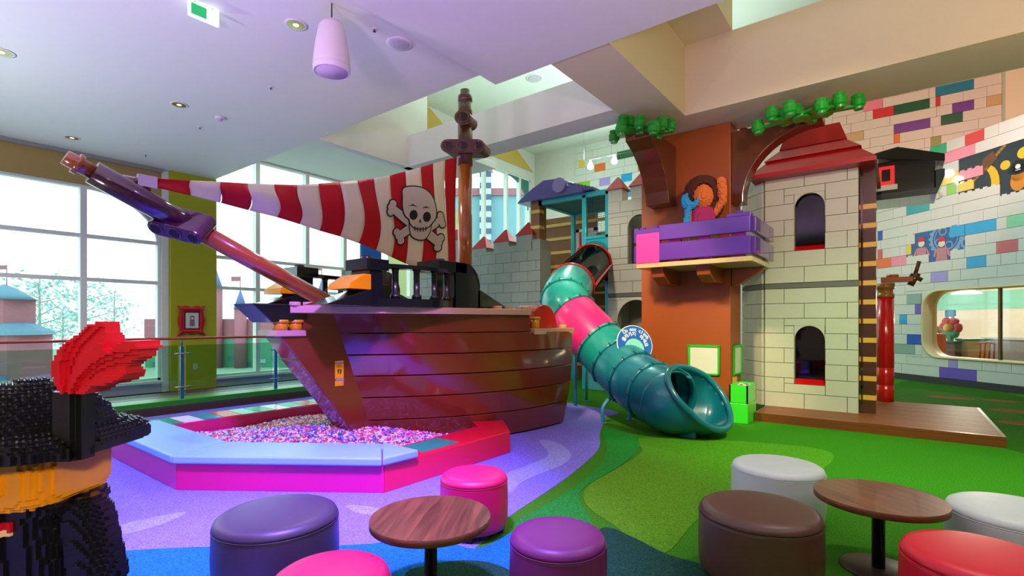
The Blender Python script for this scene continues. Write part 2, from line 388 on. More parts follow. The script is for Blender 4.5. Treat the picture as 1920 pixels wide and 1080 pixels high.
# back wall with brick cladding
Y_B = 17.6
wb = struct(MB().box((-12.6, Y_B, 0), (-.62, Y_B + .25, 8.6)).box((-.62, Y_B, 5.0), (8, Y_B + .25, 8.6)).build('wall_back', mat('mortar_pale', (212, 206, 194), .7)), 'far wall clad in pale and coloured blocks')
B_grey = mat('block_pale_grey', (205, 202, 192), 0.35, var=0.03, coat=.2)
B_warm = mat('block_warm_grey', (214, 202, 186), 0.35, var=0.03, coat=.2)
def bm_(name, rgb): return mat('block_' + name, rgb, 0.3, var=0.04, coat=.25)
K = dict(pink=bm_('pink', (232, 130, 150)), red=bm_('red', (206, 38, 34)), orange=bm_('orange', (226, 104, 20)), dgreen=bm_('dark_green', (12, 84, 46)),
         teal=bm_('teal', (14, 148, 150)), tealb=bm_('petrol', (20, 120, 150)), purple=bm_('purple', (112, 50, 140)), lilac=bm_('lilac', (160, 140, 205)), tan=bm_('tan', (196, 164, 110)),
         yellow=bm_('yellow', (228, 190, 30)), olive=bm_('olive', (140, 140, 40)), lime=bm_('lime', (130, 190, 20)), cyan=bm_('cyan', (0, 150, 205)), blue=bm_('blue', (12, 72, 176)),
         green=bm_('green', (20, 160, 100)), mint=bm_('mint', (120, 196, 150)), rose=bm_('rose', (200, 80, 84)), sage=bm_('sage', (140, 158, 146)), violet=bm_('violet', (110, 76, 184)))
def spc(lst): return [(onY(a, y, Y_B).x, onY(b, y, Y_B).x, onY((a + b) / 2, y, Y_B).z, K[c]) for a, b, y, c in lst]
sp = spc([(1618, 1655, 203, 'pink'), (1637, 1676, 216, 'red'), (1676, 1743, 205, 'dgreen'), (1754, 1826, 172, 'tealb'), (1754, 1763, 196, 'red'), (1785, 1826, 204, 'purple'),
          (1764, 1805, 226, 'dgreen'), (1849, 1878, 193, 'tan'), (1676, 1744, 241, 'purple'), (1581, 1620, 259, 'tan'), (1676, 1687, 264, 'orange'), (1745, 1764, 266, 'olive')])
wb_l = bpy.data.objects.new('block_cladding', None); COL.objects.link(wb_l); wb_l.parent = wb; wb_l.location = (0, Y_B, 0)
bricks(wb_l, -1.6, onY(1878, 200, Y_B).x, 5.4, 8.55, 0.265, (.45, .7, .9, 1.0), B_warm, special=sp, seed=3)
sp = spc([(1087, 1097, 308, 'yellow'), (1116, 1136, 311, 'orange'), (1158, 1196, 289, 'dgreen'), (1166, 1186, 327, 'cyan'), (1079, 1107, 343, 'lime'), (1125, 1145, 348, 'lilac'), (1173, 1196, 354, 'tealb'), (1197, 1210, 310, 'orange')])
bricks(wb_l, onY(1079, 300, Y_B).x, -7.0, 5.0, 8.5, 0.29, (.5, .8, 1.0), B_grey, special=sp, seed=5)
struct(MB().box((onY(1878, 200, Y_B).x, Y_B - .6, 5.0), (onY(1878, 200, Y_B).x + .5, Y_B - .02, 8.6)).build('trim_3', M_cream), 'pale pier at the far right end of the block wall')

# diagonal block wall (right)
wr = MB(); S2 = math.sqrt(2)
def dg(px, py):
    d = pray(px); f = 17.0 / (d[0] + d[1]); x, y = d[0] * f, d[1] * f
    return (x - (y - 17.0)) / S2, EYE + (HY - py) * f / FPX
u_h0 = dg(1731, 600)[0]; u_h1 = dg(1990, 600)[0]; z_h0 = dg(1790, 674)[1]; z_h1 = dg(1790, 541)[1]
ZT = 5.86
wr.box((-1.2, 0, 0), (u_h0, .25, ZT)); wr.box((u_h1, 0, 0), (8.5, .25, ZT)); wr.box((u_h0, 0, 0), (u_h1, .25, z_h0)); wr.box((u_h0, 0, z_h1), (u_h1, .25, ZT))
wall_right = struct(wr.build('wall_right', mat('mortar_blue_grey', (140, 146, 146), .7)), 'diagonal block wall with murals on the right')
wall_right.location = (0, 17.0, 0); wall_right.rotation_euler.z = -PI / 4
lst = [(1748, 1780, 523, 'lilac'), (1815, 1852, 500, 'cyan'), (1703, 1730, 564, 'sage'), (1718, 1730, 583, 'violet'), (1689, 1703, 602, 'cyan'), (1703, 1730, 639, 'blue'), (1680, 1718, 657, 'sage'),
       (1781, 1798, 683, 'lilac'), (1764, 1834, 703, 'violet'), (1746, 1777, 286, 'green'), (1762, 1831, 300, 'pink'), (1762, 1813, 337, 'yellow'), (1778, 1795, 360, 'lime'), (1702, 1745, 381, 'teal'),
       (1797, 1871, 432, 'cyan'), (1891, 1935, 420, 'mint'), (1871, 1912, 466, 'rose'), (1673, 1702, 496, 'pink'), (1646, 1673, 497, 'orange'), (1648, 1657, 470, 'rose'), (1648, 1657, 444, 'blue'), (1812, 1848, 249, 'red')]
sp = [(dg(a, y)[0], dg(b, y)[0], dg((a + b) / 2, y)[1], K[c]) for a, b, y, c in lst]
m1 = (dg(1702, 440)[0], dg(1812, 440)[0]); m2 = (dg(1800, 330)[0], dg(1990, 330)[0])
ROW = (ZT - .16) / 22
def rz(k): return .16 + k * ROW
hz = [(u_h0, u_h1, z_h0, z_h1), (m1[0], m1[1], rz(11), rz(14)), (m2[0], m2[1], rz(16), rz(20)), (m2[0] + .9, m2[1], rz(15), rz(16))]
bricks(wall_right, -1.0, 5.2, .16, ZT, ROW, (.3, .55, .8, 1.05), B_grey, holes=hz, special=sp, seed=11, depth=.04)
bb = struct(MB().box((-1.2, -.07, 0), (8.5, -.001, .155)).build('baseboard_right', M_dark), 'dark skirting at the foot of the diagonal wall')
bb.location = (0, 17.0, 0); bb.rotation_euler.z = -PI / 4
# window opening: rounded corners and cream reveal
uc, zc = (u_h0 + u_h1) / 2, (z_h0 + z_h1) / 2; hw, hh, rc = (u_h1 - u_h0) / 2, (z_h1 - z_h0) / 2, .42
for su in (-1, 1):
    for sz in (-1, 1):
        cx, cz = uc + su * (hw - rc), zc + sz * (hh - rc)
        pts = [(uc + su * hw, -.04, zc + sz * hh)] + [(cx + su * rc * math.sin(t), -.04, cz + sz * rc * math.cos(t)) for t in [k * PI / 16 for k in range(9)]]
        MB().prism(pts, (0, .3, 0)).build('corner_block', B_grey, wall_right)
ring = []
for q in range(4):
    a0 = q * PI / 2; cx = uc + (hw - rc) * (1 if q in (0, 3) else -1); cz = zc + (hh - rc) * (1 if q in (0, 1) else -1)
    ring += [(cx + rc * math.cos(a0 + k * PI / 16), cz + rc * math.sin(a0 + k * PI / 16)) for k in range(9)]
rb = MB(); n = len(ring)
vs = [(u, -.06, z) for u, z in ring] + [(u, .34, z) for u, z in ring] + [(uc + (u - uc) * .965, .34, zc + (z - zc) * .945) for u, z in ring] + [(uc + (u - uc) * .965, -.06, zc + (z - zc) * .945) for u, z in ring]
rb.add(vs, [(i + n * a, (i + 1) % n + n * a, (i + 1) % n + n * ((a + 1) % 4), i + n * ((a + 1) % 4)) for i in range(n) for a in range(4)], True)
w5 = struct(rb.build('window_5', mat('cream_reveal', (226, 200, 150), .5)), 'rounded cream framed opening into the cafe')
w5.location = wall_right.location; w5.rotation_euler.z = -PI / 4
unit_box('pane', glass('cafe_glass', (245, 248, 245), .05, .98), w5, (u_h0 + .05, .2, z_h0 + .04), (u_h1 - .05, .21, z_h1 - .04))
unit_box('mullion', mat('bronze_frame', (120, 84, 40), .3, .6), w5, (dg(1858, 600)[0], .18, z_h0 + .02), (dg(1858, 600)[0] + .05, .24, z_h1 - .02))

# ------------------------------------------------------------------ murals printed on the diagonal wall
def wr_obj(o): o.parent = wall_right; return o
M_mur1 = mat('mural_blue', (40, 88, 150), .4, var=.15, scale=3); M_mur2 = mat('mural_night', (26, 28, 36), .4, var=.25, scale=3)
mur = MB().box((m1[0], -.03, rz(11)), (m1[1], -.001, rz(14))).build('mural_panel', M_mur1, wall_right)
def disc(b, u, z, r, y, r2=None, n=20): b.prism([(u + r * math.cos(2 * PI * k / n), y, z + (r2 or r) * math.sin(2 * PI * k / n)) for k in range(n)], (0, -.002, 0))
def ringp(b, u, z, r, w, y, n=28, teeth=0):
    for k in range(n):
        a, c = 2 * PI * k / n, 2 * PI * (k + 1) / n; ro = r
        if teeth and k % 2: ro = r * 1.1
        b.add([(u + (r - w) * math.cos(a), y, z + (r - w) * math.sin(a)), (u + ro * math.cos(a), y, z + ro * math.sin(a)), (u + ro * math.cos(c), y, z + ro * math.sin(c)), (u + (r - w) * math.cos(c), y, z + (r - w) * math.sin(c))], [(0, 1, 2, 3)])
g = MB(); gu = m1[0] + 1.05; gz = rz(13.05)
ringp(g, gu, gz, .40, .07, -.034, 40, 1); 
for k in range(4): ringp(g, gu + .19 * math.cos(k * PI / 2 + .4), gz + .19 * math.sin(k * PI / 2 + .4), .10, .03, -.035, 16)
ringp(g, gu + .5, gz - .18, .14, .05, -.0345, 20, 1); ringp(g, gu, gz, .30, .025, -.0335, 28)
g.build('gear_print', mat('print_pale_blue', (120, 160, 200), .5), mur)
def worker(u, z, s, mats):
    b = MB(); disc(b, u, z + .30 * s, .085 * s, -.037); b.build('face_print', mats[0], mur)
    b = MB(); b.prism([(u - .10 * s, -.039, z + .35 * s), (u + .11 * s, -.039, z + .35 * s), (u + .09 * s, -.039, z + .42 * s), (u + .04 * s, -.039, z + .47 * s), (u - .04 * s, -.039, z + .47 * s), (u - .085 * s, -.039, z + .42 * s)], (0, -.002, 0)); b.build('helmet_print', mats[1], mur)
    b = MB(); b.prism([(u - .11 * s, -.037, z + .20 * s), (u + .11 * s, -.037, z + .20 * s), (u + .15 * s, -.037, z - .12 * s), (u - .15 * s, -.037, z - .12 * s)], (0, -.002, 0))
    b.prism([(u + .11 * s, -.036, z + .2 * s), (u + .16 * s, -.036, z + .15 * s), (u + .24 * s, -.036, z - .02 * s), (u + .17 * s, -.036, z - .04 * s)], (0, -.002, 0))
    b.prism([(u - .11 * s, -.036, z + .2 * s), (u - .16 * s, -.036, z + .15 * s), (u - .22 * s, -.036, z + .02 * s), (u - .16 * s, -.036, z - .02 * s)], (0, -.002, 0)); b.build('jacket_print', mats[2], mur)
    b = MB()
    for k in range(3): b.box((u - .13 * s, -.041, z + (.10 - .08 * k) * s), (u + .13 * s, -.0395, z + (.125 - .08 * k) * s))
    b.build('stripe_print', mats[3], mur)
WM = [mat('print_skin', (226, 214, 180), .5), mat('print_helmet', (196, 40, 56), .5), mat('print_jacket', (206, 120, 130), .5), mat('print_stripe', (150, 150, 150), .5)]
worker(m1[0] + .42, rz(11.75), 1.0, WM); worker(m1[0] + .95, rz(11.45), 1.0, WM)
for (a, b_, k, m) in ((m1[0], m1[0] + .24, 13, B_grey), (m1[0], m1[0] + .62, 11, B_grey), (m1[1] - .34, m1[1], 11, B_grey), (m1[1] - .36, m1[1], 13.0, K['cyan']), (m1[0], m1[0] + .14, 12, K['yellow'])):
    zz = rz(k) + (.0 if k != 13 else .0); hgt = ROW * (1 if k != 11 else .8)
    unit_box('brick', m, wall_right, (a + .004, -.045, zz + .004), (b_ - .004, -.002, zz + hgt - .004))
    unit_box('brick_stud', m, wall_right, (a + .05, -.045, zz + hgt - .004), (min(b_, a + .2) - .03, -.002, zz + hgt + .03))
mur2 = MB().box((m2[0], -.03, rz(16)), (m2[1], -.001, rz(20))).box((m2[0] + .9, -.03, rz(15)), (m2[1], -.001, rz(16))).build('mural_panel', M_mur2, wall_right)
b = MB(); P0, P1 = (m2[0] + .18, rz(17.1)), (m2[0] + 1.0, rz(20))
for k in range(16):
    t, t2 = k / 16, (k + .85) / 16
    b.prism([(P0[0] + (P1[0] - P0[0]) * q - w, -.032, P0[1] + (P1[1] - P0[1]) * q + w * .6) for q, w in ((t, -.03), (t2, -.03), (t2 + .02, .03), (t + .02, .03))], (0, -.003, 0))
b.build('rope_print', mat('print_rope', (150, 112, 54), .6), mur2)
b = MB(); 
for k in range(5): ringp(b, m2[0] + .35 + .2 * (k % 3), rz(18.8) - .25 * (k // 3), .1, .025, -.0315, 18)
b.build('gear_print', mat('print_dim', (52, 62, 62), .6), mur2)
b = MB(); b.prism([(m2[0] + .62 + .30 * math.cos(t) * (1 - .1), -.033, rz(17.0) + .45 * math.sin(t)) for t in [-.9 + k * .3 for k in range(9)]] + [(m2[0] + .56 + .16 * math.cos(t), -.033, rz(17.0) + .36 * math.sin(t)) for t in [1.5 - k * .3 for k in range(9)]], (0, -.003, 0))
b.build('banana_print', mat('print_yellow', (220, 176, 20), .5), mur2)
b = MB(); disc(b, m2[0] + 1.0, rz(18.3), .1, -.033); disc(b, m2[0] + 1.35, rz(18.9), .12, -.033); b.build('flower_print', mat('print_yellow', (220, 176, 20)), mur2)
b = MB(); disc(b, m2[0] + 1.25, rz(17.2), .13, -.034); disc(b, m2[0] + 1.25, rz(16.7), .15, -.034, .2); b.build('figure_print', mat('print_ochre', (206, 130, 20), .5), mur2)
b = MB(); disc(b, m2[0] + 1.25, rz(17.65), .2, -.036, .1); disc(b, m2[0] + 1.25, rz(17.9), .13, -.036, .14); b.build('hat_print', M_black, mur2)
b = MB(); disc(b, m2[0] + 1.25, rz(17.9), .05, -.04); b.box((m2[0] + 1.2, -.041, rz(17.6)), (m2[0] + 1.3, -.039, rz(17.65))); b.build('badge_print', mat('print_white', (230, 230, 226), .5), mur2)
b = MB(); b.prism([(m2[0] + .55, -.033, rz(19.4)), (m2[0] + .75, -.033, rz(19.8)), (m2[0] + .85, -.033, rz(19.1)), (m2[0] + .6, -.033, rz(18.2)), (m2[0] + .45, -.033, rz(18.3))], (0, -.003, 0)); b.build('monkey_print', mat('print_brown', (104, 66, 40), .6), mur2)
for (a, L, k, m) in ((m2[0], .55, 18.0, K['pink']), (m2[0], .35, 17.0 - .0, K['yellow']), (m2[0] + .0, .9, 16.0, B_grey), (m2[0] + .9, 1.2, 14.99, B_grey)):
    unit_box('brick', m, wall_right, (a + .004, -.045, rz(k) + .004), (a + L - .004, -.002, rz(k) + ROW * .8))
    for q in range(int(L / .17)): unit_box('brick_stud', m, wall_right, (a + .04 + q * .17, -.045, rz(k) + ROW * .8), (a + .13 + q * .17, -.002, rz(k) + ROW * .92))
# small round loudspeaker in the wall
q = dg(1762, 366); b = MB().lathe([(.10, 0), (.10, -.012), (.07, -.02), (.06, -.012), (.0, -.012)], 24, (q[0], -.04, q[1]), 'Y'); b.build('wall_grille', mat('grille_grey', (190, 186, 170), .4), wall_right)

# ------------------------------------------------------------------ cafe seen through the rounded opening (local frame of the diagonal wall)
def cafe(o, label, cat): o.location = (0, 17.0, 0); o.rotation_euler.z = -PI / 4; return tag(o, label, cat)
def cstruct(o, label): o.location = (0, 17.0, 0); o.rotation_euler.z = -PI / 4; return struct(o, label)
M_cw = mat('cafe_white_wall', (228, 220, 208), .6); M_cf = wood('cafe_floor_boards', (222, 184, 116), (196, 152, 86), .4, 1, 2.5)
cstruct(MB().box((-6.2, .26, -.05), (9, 7.0, .06)).build('trim_4', M_cf), 'light wooden cafe floor behind the rounded window')
w = cstruct(MB().box((-6.2, 6.0, .06), (9, 6.15, 3.6)).build('wall_cafe', M_cw), 'white rear wall of the cafe behind the rounded window')
unit_box('mint_band', mat('mint_paint', (140, 214, 196), .6), w, (-6.2, 5.97, 1.95), (9, 5.999, 2.55))
cstruct(MB().box((-6.2, .26, 3.0), (9, 6.2, 3.1)).build('trim_5', M_cw), 'white ceiling of the cafe behind the rounded window')
uR = dg(1868, 600)[0]
pw = cstruct(MB().box((uR - .05, .9, .06), (uR + 3.6, 1.0, 3.0)).build('wall_cafe_side', mat('cafe_tan', (224, 192, 140), .6)), 'tan block wall inside the cafe')
pl = bpy.data.objects.new('block_cladding', None); COL.objects.link(pl); pl.parent = pw; pl.location = (0, .9, 0)
bricks(pl, uR - .05, uR + 3.6, .06, 3.0, .26, (.4, .6, .8), bm_('sand', (226, 196, 146)), seed=21, depth=.03, mm=[bm_('sand', (226, 196, 146))] * 5 + [K['blue'], K['cyan'], K['tealb']])
def cbox(a, b): return MB().box(a, b)
t = cafe(thing('counter', '', ''), 'brown boxed planter counter in the cafe behind the rounded window', 'counter')
cu_ = lambda px, yl: 12.02 + (dg(px, 600)[0] - 12.02) * (yl + 12.02) / 12.02
k0 = 1.18
MB().box((cu_(1752, 1.6), 1.6, .06), (cu_(1791, 1.6), 2.4, .95)).build('body', wood('cafe_brown', (128, 70, 40), (100, 50, 28), .4), t, bevel=.02)
MB().box((cu_(1751, 1.6), 1.55, .95), (cu_(1792, 1.6), 2.45, 1.0)).build('worktop', M_black, t, bevel=.01)
t = cafe(thing('counter', '', ''), 'cream counter with a green top beside the brown planter counter', 'counter')
MB().box((cu_(1793, 1.8), 1.8, .06), (cu_(1815, 1.8), 2.5, 1.02)).build('body', mat('cafe_cream', (214, 196, 142), .5), t, bevel=.01)
MB().box((cu_(1792.5, 1.8), 1.75, 1.02), (cu_(1816, 1.8), 2.55, 1.07)).build('worktop', mat('cafe_green', (60, 130, 60), .5), t, bevel=.01)
t = cafe(thing('display', '', ''), 'red and green flower shaped brick display on the cafe counter', 'display')
fu, fz = cu_(1782, 2.05), 1.36
for k in range(6):
    a = k * PI / 3; MB().lathe([(0, -.05), (.14, -.04), (.16, .02), (.0, .06)], 14, (fu + .17 * math.cos(a), 2.05, fz + .17 * math.sin(a)), 'Y').build('petal', K['red'] if k in (0, 1, 2, 3) else K['green'], t)
MB().lathe([(0, -.09), (.1, -.08), (.12, .04), (0, .05)], 14, (fu, 2.0, fz), 'Y').build('flower_heart', K['yellow'], t)
MB().box((fu - .05, 2.0, 1.0), (fu + .05, 2.1, 1.3)).build('stem', K['green'], t)
MB().box((fu - .15, 2.02, fz + .3), (fu + .15, 2.08, fz + .5)).build('tag_board', K['cyan'], t, bevel=.03)
t = cafe(thing('planter', '', ''), 'orange planter with white flowers in the cafe', 'planter')
MB().box((cu_(1743, 1.0), 0.8, .06), (cu_(1757, 1.0), 1.3, 1.2)).build('tub', K['orange'], t, bevel=.03)
b = MB()
for k in range(16): b.lathe([(0, -.06), (.06, -.02), (.06, .03), (0, .06)], 8, (cu_(1743, 1.0) + random.uniform(.02, .24), random.uniform(.85, 1.25), 1.25 + random.uniform(0, .12)))
b.build('blossom', mat('blossom_white', (236, 232, 214), .6), t)
t = cafe(thing('chair', '', ''), 'red slatted dining chair in the cafe behind the rounded window', 'chair')
cu, cy = cu_(1838, 1.6), 1.6
for a in (-.18, .18):
    for c in (-.18, .18): MB().cyl((cu + a, cy + c, .06), (cu + a * .85, cy + c * .85, .5), .02, n=8).build('leg', mat('chair_brown', (110, 56, 36), .4), t)
MB().box((cu - .2, cy - .2, .5), (cu + .2, cy + .2, .54)).build('seat', mat('chair_red', (190, 50, 44), .4), t, bevel=.015)
for k in range(4): MB().cyl((cu - .17 + k * .113, cy + .19, .54), (cu - .17 + k * .113, cy + .22, .98), .018, n=8).build('back_slat', MATS['chair_red'], t)
MB().tube([(cu - .2, cy + .19, .95), (cu, cy + .25, 1.0), (cu + .2, cy + .19, .95)], .022, 8).build('top_rail', MATS['chair_red'], t)
t = cafe(thing('counter', '', ''), 'dark grey back counter along the white cafe wall', 'counter')
MB().box((-1.6, 4.4, .06), (3.0, 5.0, 1.0)).build('body', mat('cafe_grey', (80, 80, 84), .4), t)
MB().box((-1.6, 4.35, 1.0), (3.0, 5.02, 1.05)).build('worktop', mat('cafe_steel', (150, 150, 150), .3, .6), t)
t = cafe(thing('pendant_lamp', '', ''), 'white shallow pendant lamp hanging in the cafe', 'lamp')
lu, ly = cu_(1812, 3.0), 3.0
MB().lathe([(.02, 2.52), (.06, 2.5), (.34, 2.36), (.35, 2.34), (.30, 2.35), (.0, 2.45)], 24, (lu, ly, 0)).build('lamp_shade', mat('lamp_white', (244, 240, 230), .4, emit=1.2), t)
MB().cyl((lu, ly, 2.5), (lu, ly, 3.0), .01, n=6).build('cord', M_black, t)
ld = bpy.data.lights.new('lamp_light', 'POINT'); ld.energy = 190; ld.color = (1, .9, .75); ld.shadow_soft_size = .15
lo = bpy.data.objects.new('lamp_light', ld); COL.objects.link(lo); lo.parent = t; lo.location = (lu, ly, 2.2)

# ------------------------------------------------------------------ outdoors
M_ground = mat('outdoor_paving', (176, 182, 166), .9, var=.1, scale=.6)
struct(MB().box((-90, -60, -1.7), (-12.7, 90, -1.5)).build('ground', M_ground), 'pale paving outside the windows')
M_leaf = mat('outdoor_foliage_hazed', (160, 204, 196), .8, var=.25, scale=2); M_bark = mat('outdoor_bark', (150, 150, 140), .8)  # foliage tint paled: outdoor haze put into the colour
def far_tree(label, base, h, rad, seed, n=330):
    t = thing('tree', label, 'tree', base); r = random.Random(seed)
    b = MB(); b.cyl((0, 0, 0), (.05, 0, h * .95), .10, .03, 8)
    tips = []
    for k in range(16):
        z = h * (.28 + .62 * k / 16); a = k * 2.4; L = rad * (1.05 - .75 * abs(k / 16 - .25)); e = (L * math.cos(a), L * math.sin(a), z + L * .35)
        b.cyl((0, 0, z), e, .035, .01, 5, caps=False); tips.append((z, e))
    b.build('trunk', M_bark, t); b = MB()
    for k in range(n):
        z, e = r.choice(tips); q = r.random() ** .6
        c = Vector((e[0] * q, e[1] * q, z + (e[2] - z) * q)) + Vector((r.gauss(0, .28), r.gauss(0, .28), r.gauss(0, .22)))
        s = r.uniform(.07, .16); u = Vector((r.gauss(0, 1), r.gauss(0, 1), r.gauss(0, 1))).normalized(); v = u.orthogonal().normalized()
        b.add([c - u * s, c + v * s * .5, c + u * s, c - v * s * .6], [(0, 1, 2, 3)])
    b.build('foliage', M_leaf, t); return t
def ext(px, f): d = atD(px, 700, f); return (d.x, d.y, -1.5)
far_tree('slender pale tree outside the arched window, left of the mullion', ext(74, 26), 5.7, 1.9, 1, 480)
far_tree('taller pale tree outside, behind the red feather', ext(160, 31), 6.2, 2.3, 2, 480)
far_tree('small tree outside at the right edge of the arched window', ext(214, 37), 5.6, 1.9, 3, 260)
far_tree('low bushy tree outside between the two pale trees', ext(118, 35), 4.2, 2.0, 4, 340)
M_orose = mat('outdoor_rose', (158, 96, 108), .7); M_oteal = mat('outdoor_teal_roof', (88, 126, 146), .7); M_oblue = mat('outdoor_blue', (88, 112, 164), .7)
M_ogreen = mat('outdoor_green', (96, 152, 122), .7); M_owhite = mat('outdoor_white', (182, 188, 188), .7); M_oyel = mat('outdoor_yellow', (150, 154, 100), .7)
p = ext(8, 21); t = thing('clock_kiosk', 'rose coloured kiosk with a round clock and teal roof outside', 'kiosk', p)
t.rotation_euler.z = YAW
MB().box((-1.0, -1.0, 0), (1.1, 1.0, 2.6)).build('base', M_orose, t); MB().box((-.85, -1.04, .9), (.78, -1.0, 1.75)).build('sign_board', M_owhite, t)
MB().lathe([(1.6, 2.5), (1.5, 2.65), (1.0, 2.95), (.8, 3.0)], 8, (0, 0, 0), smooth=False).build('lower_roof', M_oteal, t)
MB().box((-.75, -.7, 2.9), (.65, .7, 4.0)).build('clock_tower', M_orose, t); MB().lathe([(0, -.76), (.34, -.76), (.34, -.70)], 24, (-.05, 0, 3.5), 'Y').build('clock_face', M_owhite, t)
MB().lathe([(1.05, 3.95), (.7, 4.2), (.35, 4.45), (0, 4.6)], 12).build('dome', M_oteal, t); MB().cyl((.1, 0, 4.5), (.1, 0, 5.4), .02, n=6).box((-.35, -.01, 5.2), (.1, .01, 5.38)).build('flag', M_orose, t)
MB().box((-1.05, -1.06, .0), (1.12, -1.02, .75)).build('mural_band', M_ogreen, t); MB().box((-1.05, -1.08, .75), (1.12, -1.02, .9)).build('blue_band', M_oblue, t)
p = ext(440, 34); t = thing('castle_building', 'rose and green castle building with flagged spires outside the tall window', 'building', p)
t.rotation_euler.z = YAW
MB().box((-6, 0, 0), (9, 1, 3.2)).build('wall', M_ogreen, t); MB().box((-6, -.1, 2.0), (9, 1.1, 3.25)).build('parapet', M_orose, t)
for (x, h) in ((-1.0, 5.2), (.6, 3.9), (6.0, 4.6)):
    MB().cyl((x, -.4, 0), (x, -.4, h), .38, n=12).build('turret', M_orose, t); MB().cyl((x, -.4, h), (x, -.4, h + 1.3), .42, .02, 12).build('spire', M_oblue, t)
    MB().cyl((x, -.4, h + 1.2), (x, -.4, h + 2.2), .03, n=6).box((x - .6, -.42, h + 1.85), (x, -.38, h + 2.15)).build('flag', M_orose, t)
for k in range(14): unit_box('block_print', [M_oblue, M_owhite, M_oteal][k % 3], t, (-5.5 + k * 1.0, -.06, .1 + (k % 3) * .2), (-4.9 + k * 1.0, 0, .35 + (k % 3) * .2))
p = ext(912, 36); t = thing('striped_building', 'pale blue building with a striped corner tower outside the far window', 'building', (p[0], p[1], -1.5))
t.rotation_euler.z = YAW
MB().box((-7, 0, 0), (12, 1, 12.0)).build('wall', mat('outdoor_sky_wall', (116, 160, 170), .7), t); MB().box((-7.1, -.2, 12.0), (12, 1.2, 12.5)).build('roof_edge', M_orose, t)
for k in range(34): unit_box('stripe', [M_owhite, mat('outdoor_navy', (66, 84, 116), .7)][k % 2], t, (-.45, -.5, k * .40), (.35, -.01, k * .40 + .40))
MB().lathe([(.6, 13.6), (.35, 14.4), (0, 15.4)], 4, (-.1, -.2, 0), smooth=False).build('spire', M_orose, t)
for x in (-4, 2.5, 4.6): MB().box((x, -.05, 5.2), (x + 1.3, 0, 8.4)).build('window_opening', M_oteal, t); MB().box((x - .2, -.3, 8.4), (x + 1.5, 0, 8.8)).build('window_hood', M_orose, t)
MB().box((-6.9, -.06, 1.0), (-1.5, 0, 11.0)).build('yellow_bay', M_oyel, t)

# ================================================================== PIRATE SHIP
M_hull = mat('hull_brown', (120, 56, 24), 0.14, coat=.5, var=.08, scale=2)
M_hull_d = mat('hull_gap', (30, 14, 10), .5)
M_deck = mat('deck_tan', (206, 172, 122), 0.3, coat=.3, var=.03)
M_ybrick = mat('yellow_plastic', (238, 178, 8), 0.2, coat=.4, var=.03)
M_mast = mat('mast_brown', (84, 44, 34), 0.22, coat=.5, var=.05)
M_mastl = mat('mast_copper_brown', (166, 88, 36), 0.18, coat=.6, var=.05)
M_redp = mat('red_plastic', (196, 14, 18), 0.22, coat=.4, var=.04)
ship = thing('pirate_ship', 'brown brick-style pirate ship with tan deck edge standing in the brick pit', 'ship', (-5.2, 4.8, 0))
def S(b, name, m, parent=None, **k):
    o = b.build(name, m, parent or ship, **k)
    if parent is None: o.matrix_parent_inverse = Matrix.Translation((5.2, -4.8, 0))
    return o
TOP = [(3.12, -5.10), (3.30, -4.985), (3.62, -4.72), (4.0, -4.46), (4.5, -4.21), (5.0, -4.04), (5.5, -3.95), (6.0, -3.92), (6.56, -3.93)]
BOT = [(3.68, -5.14), (3.86, -5.01), (4.12, -4.80), (4.45, -4.56), (4.85, -4.34), (5.25, -4.18), (5.65, -4.08), (6.05, -4.03), (6.48, -4.02)]
ZH0, ZH1 = 0.02, 1.64
def hull_pt(i, z, side=1, out=0.0):
    t = (z - ZH0) / (ZH1 - ZH0); bul = math.sin(PI * min(1, max(0, t))) * 0.07 * min(1, max(0, i - 1) / 3)
    y = BOT[i][0] + (TOP[i][0] - BOT[i][0]) * t; x = BOT[i][1] + (TOP[i][1] - BOT[i][1]) * (t ** .8) + bul + out
    return Vector((x, y, z)) if side > 0 else Vector((-10.36 - x, y, z))
zl = [ZH0, .34, .62, .88, 1.13, 1.38, 1.64]
for side in (1, -1):
    for k in range(6):
        zmax = 1.40
        b = MB(); a, c = zl[k], zl[k + 1]
        rows = [(a + .005, -.03), (a + .005, .010), (a + .010, .015), (c - .010, .015), (c - .005, .010), (c - .005, -.03)]
        ni = 9 if k < 5 else 7
        rings = []
        for (z, o) in rows:
            pts = [hull_pt(i, z, side, 0) for i in range(ni)]
            fine = spline(pts, 4, False); fine = [p + Vector((o * side, -o * .4, 0)) for p in fine]; rings.append(fine)
        n = len(rings[0]); vs = [p for r_ in rings for p in r_]
        b.add(vs, [(j * n + i, j * n + i + 1, (j + 1) * n + i + 1, (j + 1) * n + i) for j in range(len(rows) - 1) for i in range(n - 1)], True)
        o = S(b, 'hull_plank', M_hull)
        for p in o.data.polygons: p.use_smooth = True
        o.data.set_sharp_from_angle(angle=math.radians(25))
# inner core closing the hull (dark behind the plank joints)
core = MB(); ring = [hull_pt(i, .3, 1, -.06) for i in range(9)] + [hull_pt(i, .3, -1) + Vector((.06, 0, 0)) for i in range(8, -1, -1)]
core.prism([(p.x, p.y, 0.02) for p in ring], (0, 0, 1.3)); S(core, 'hull_core', M_hull_d)
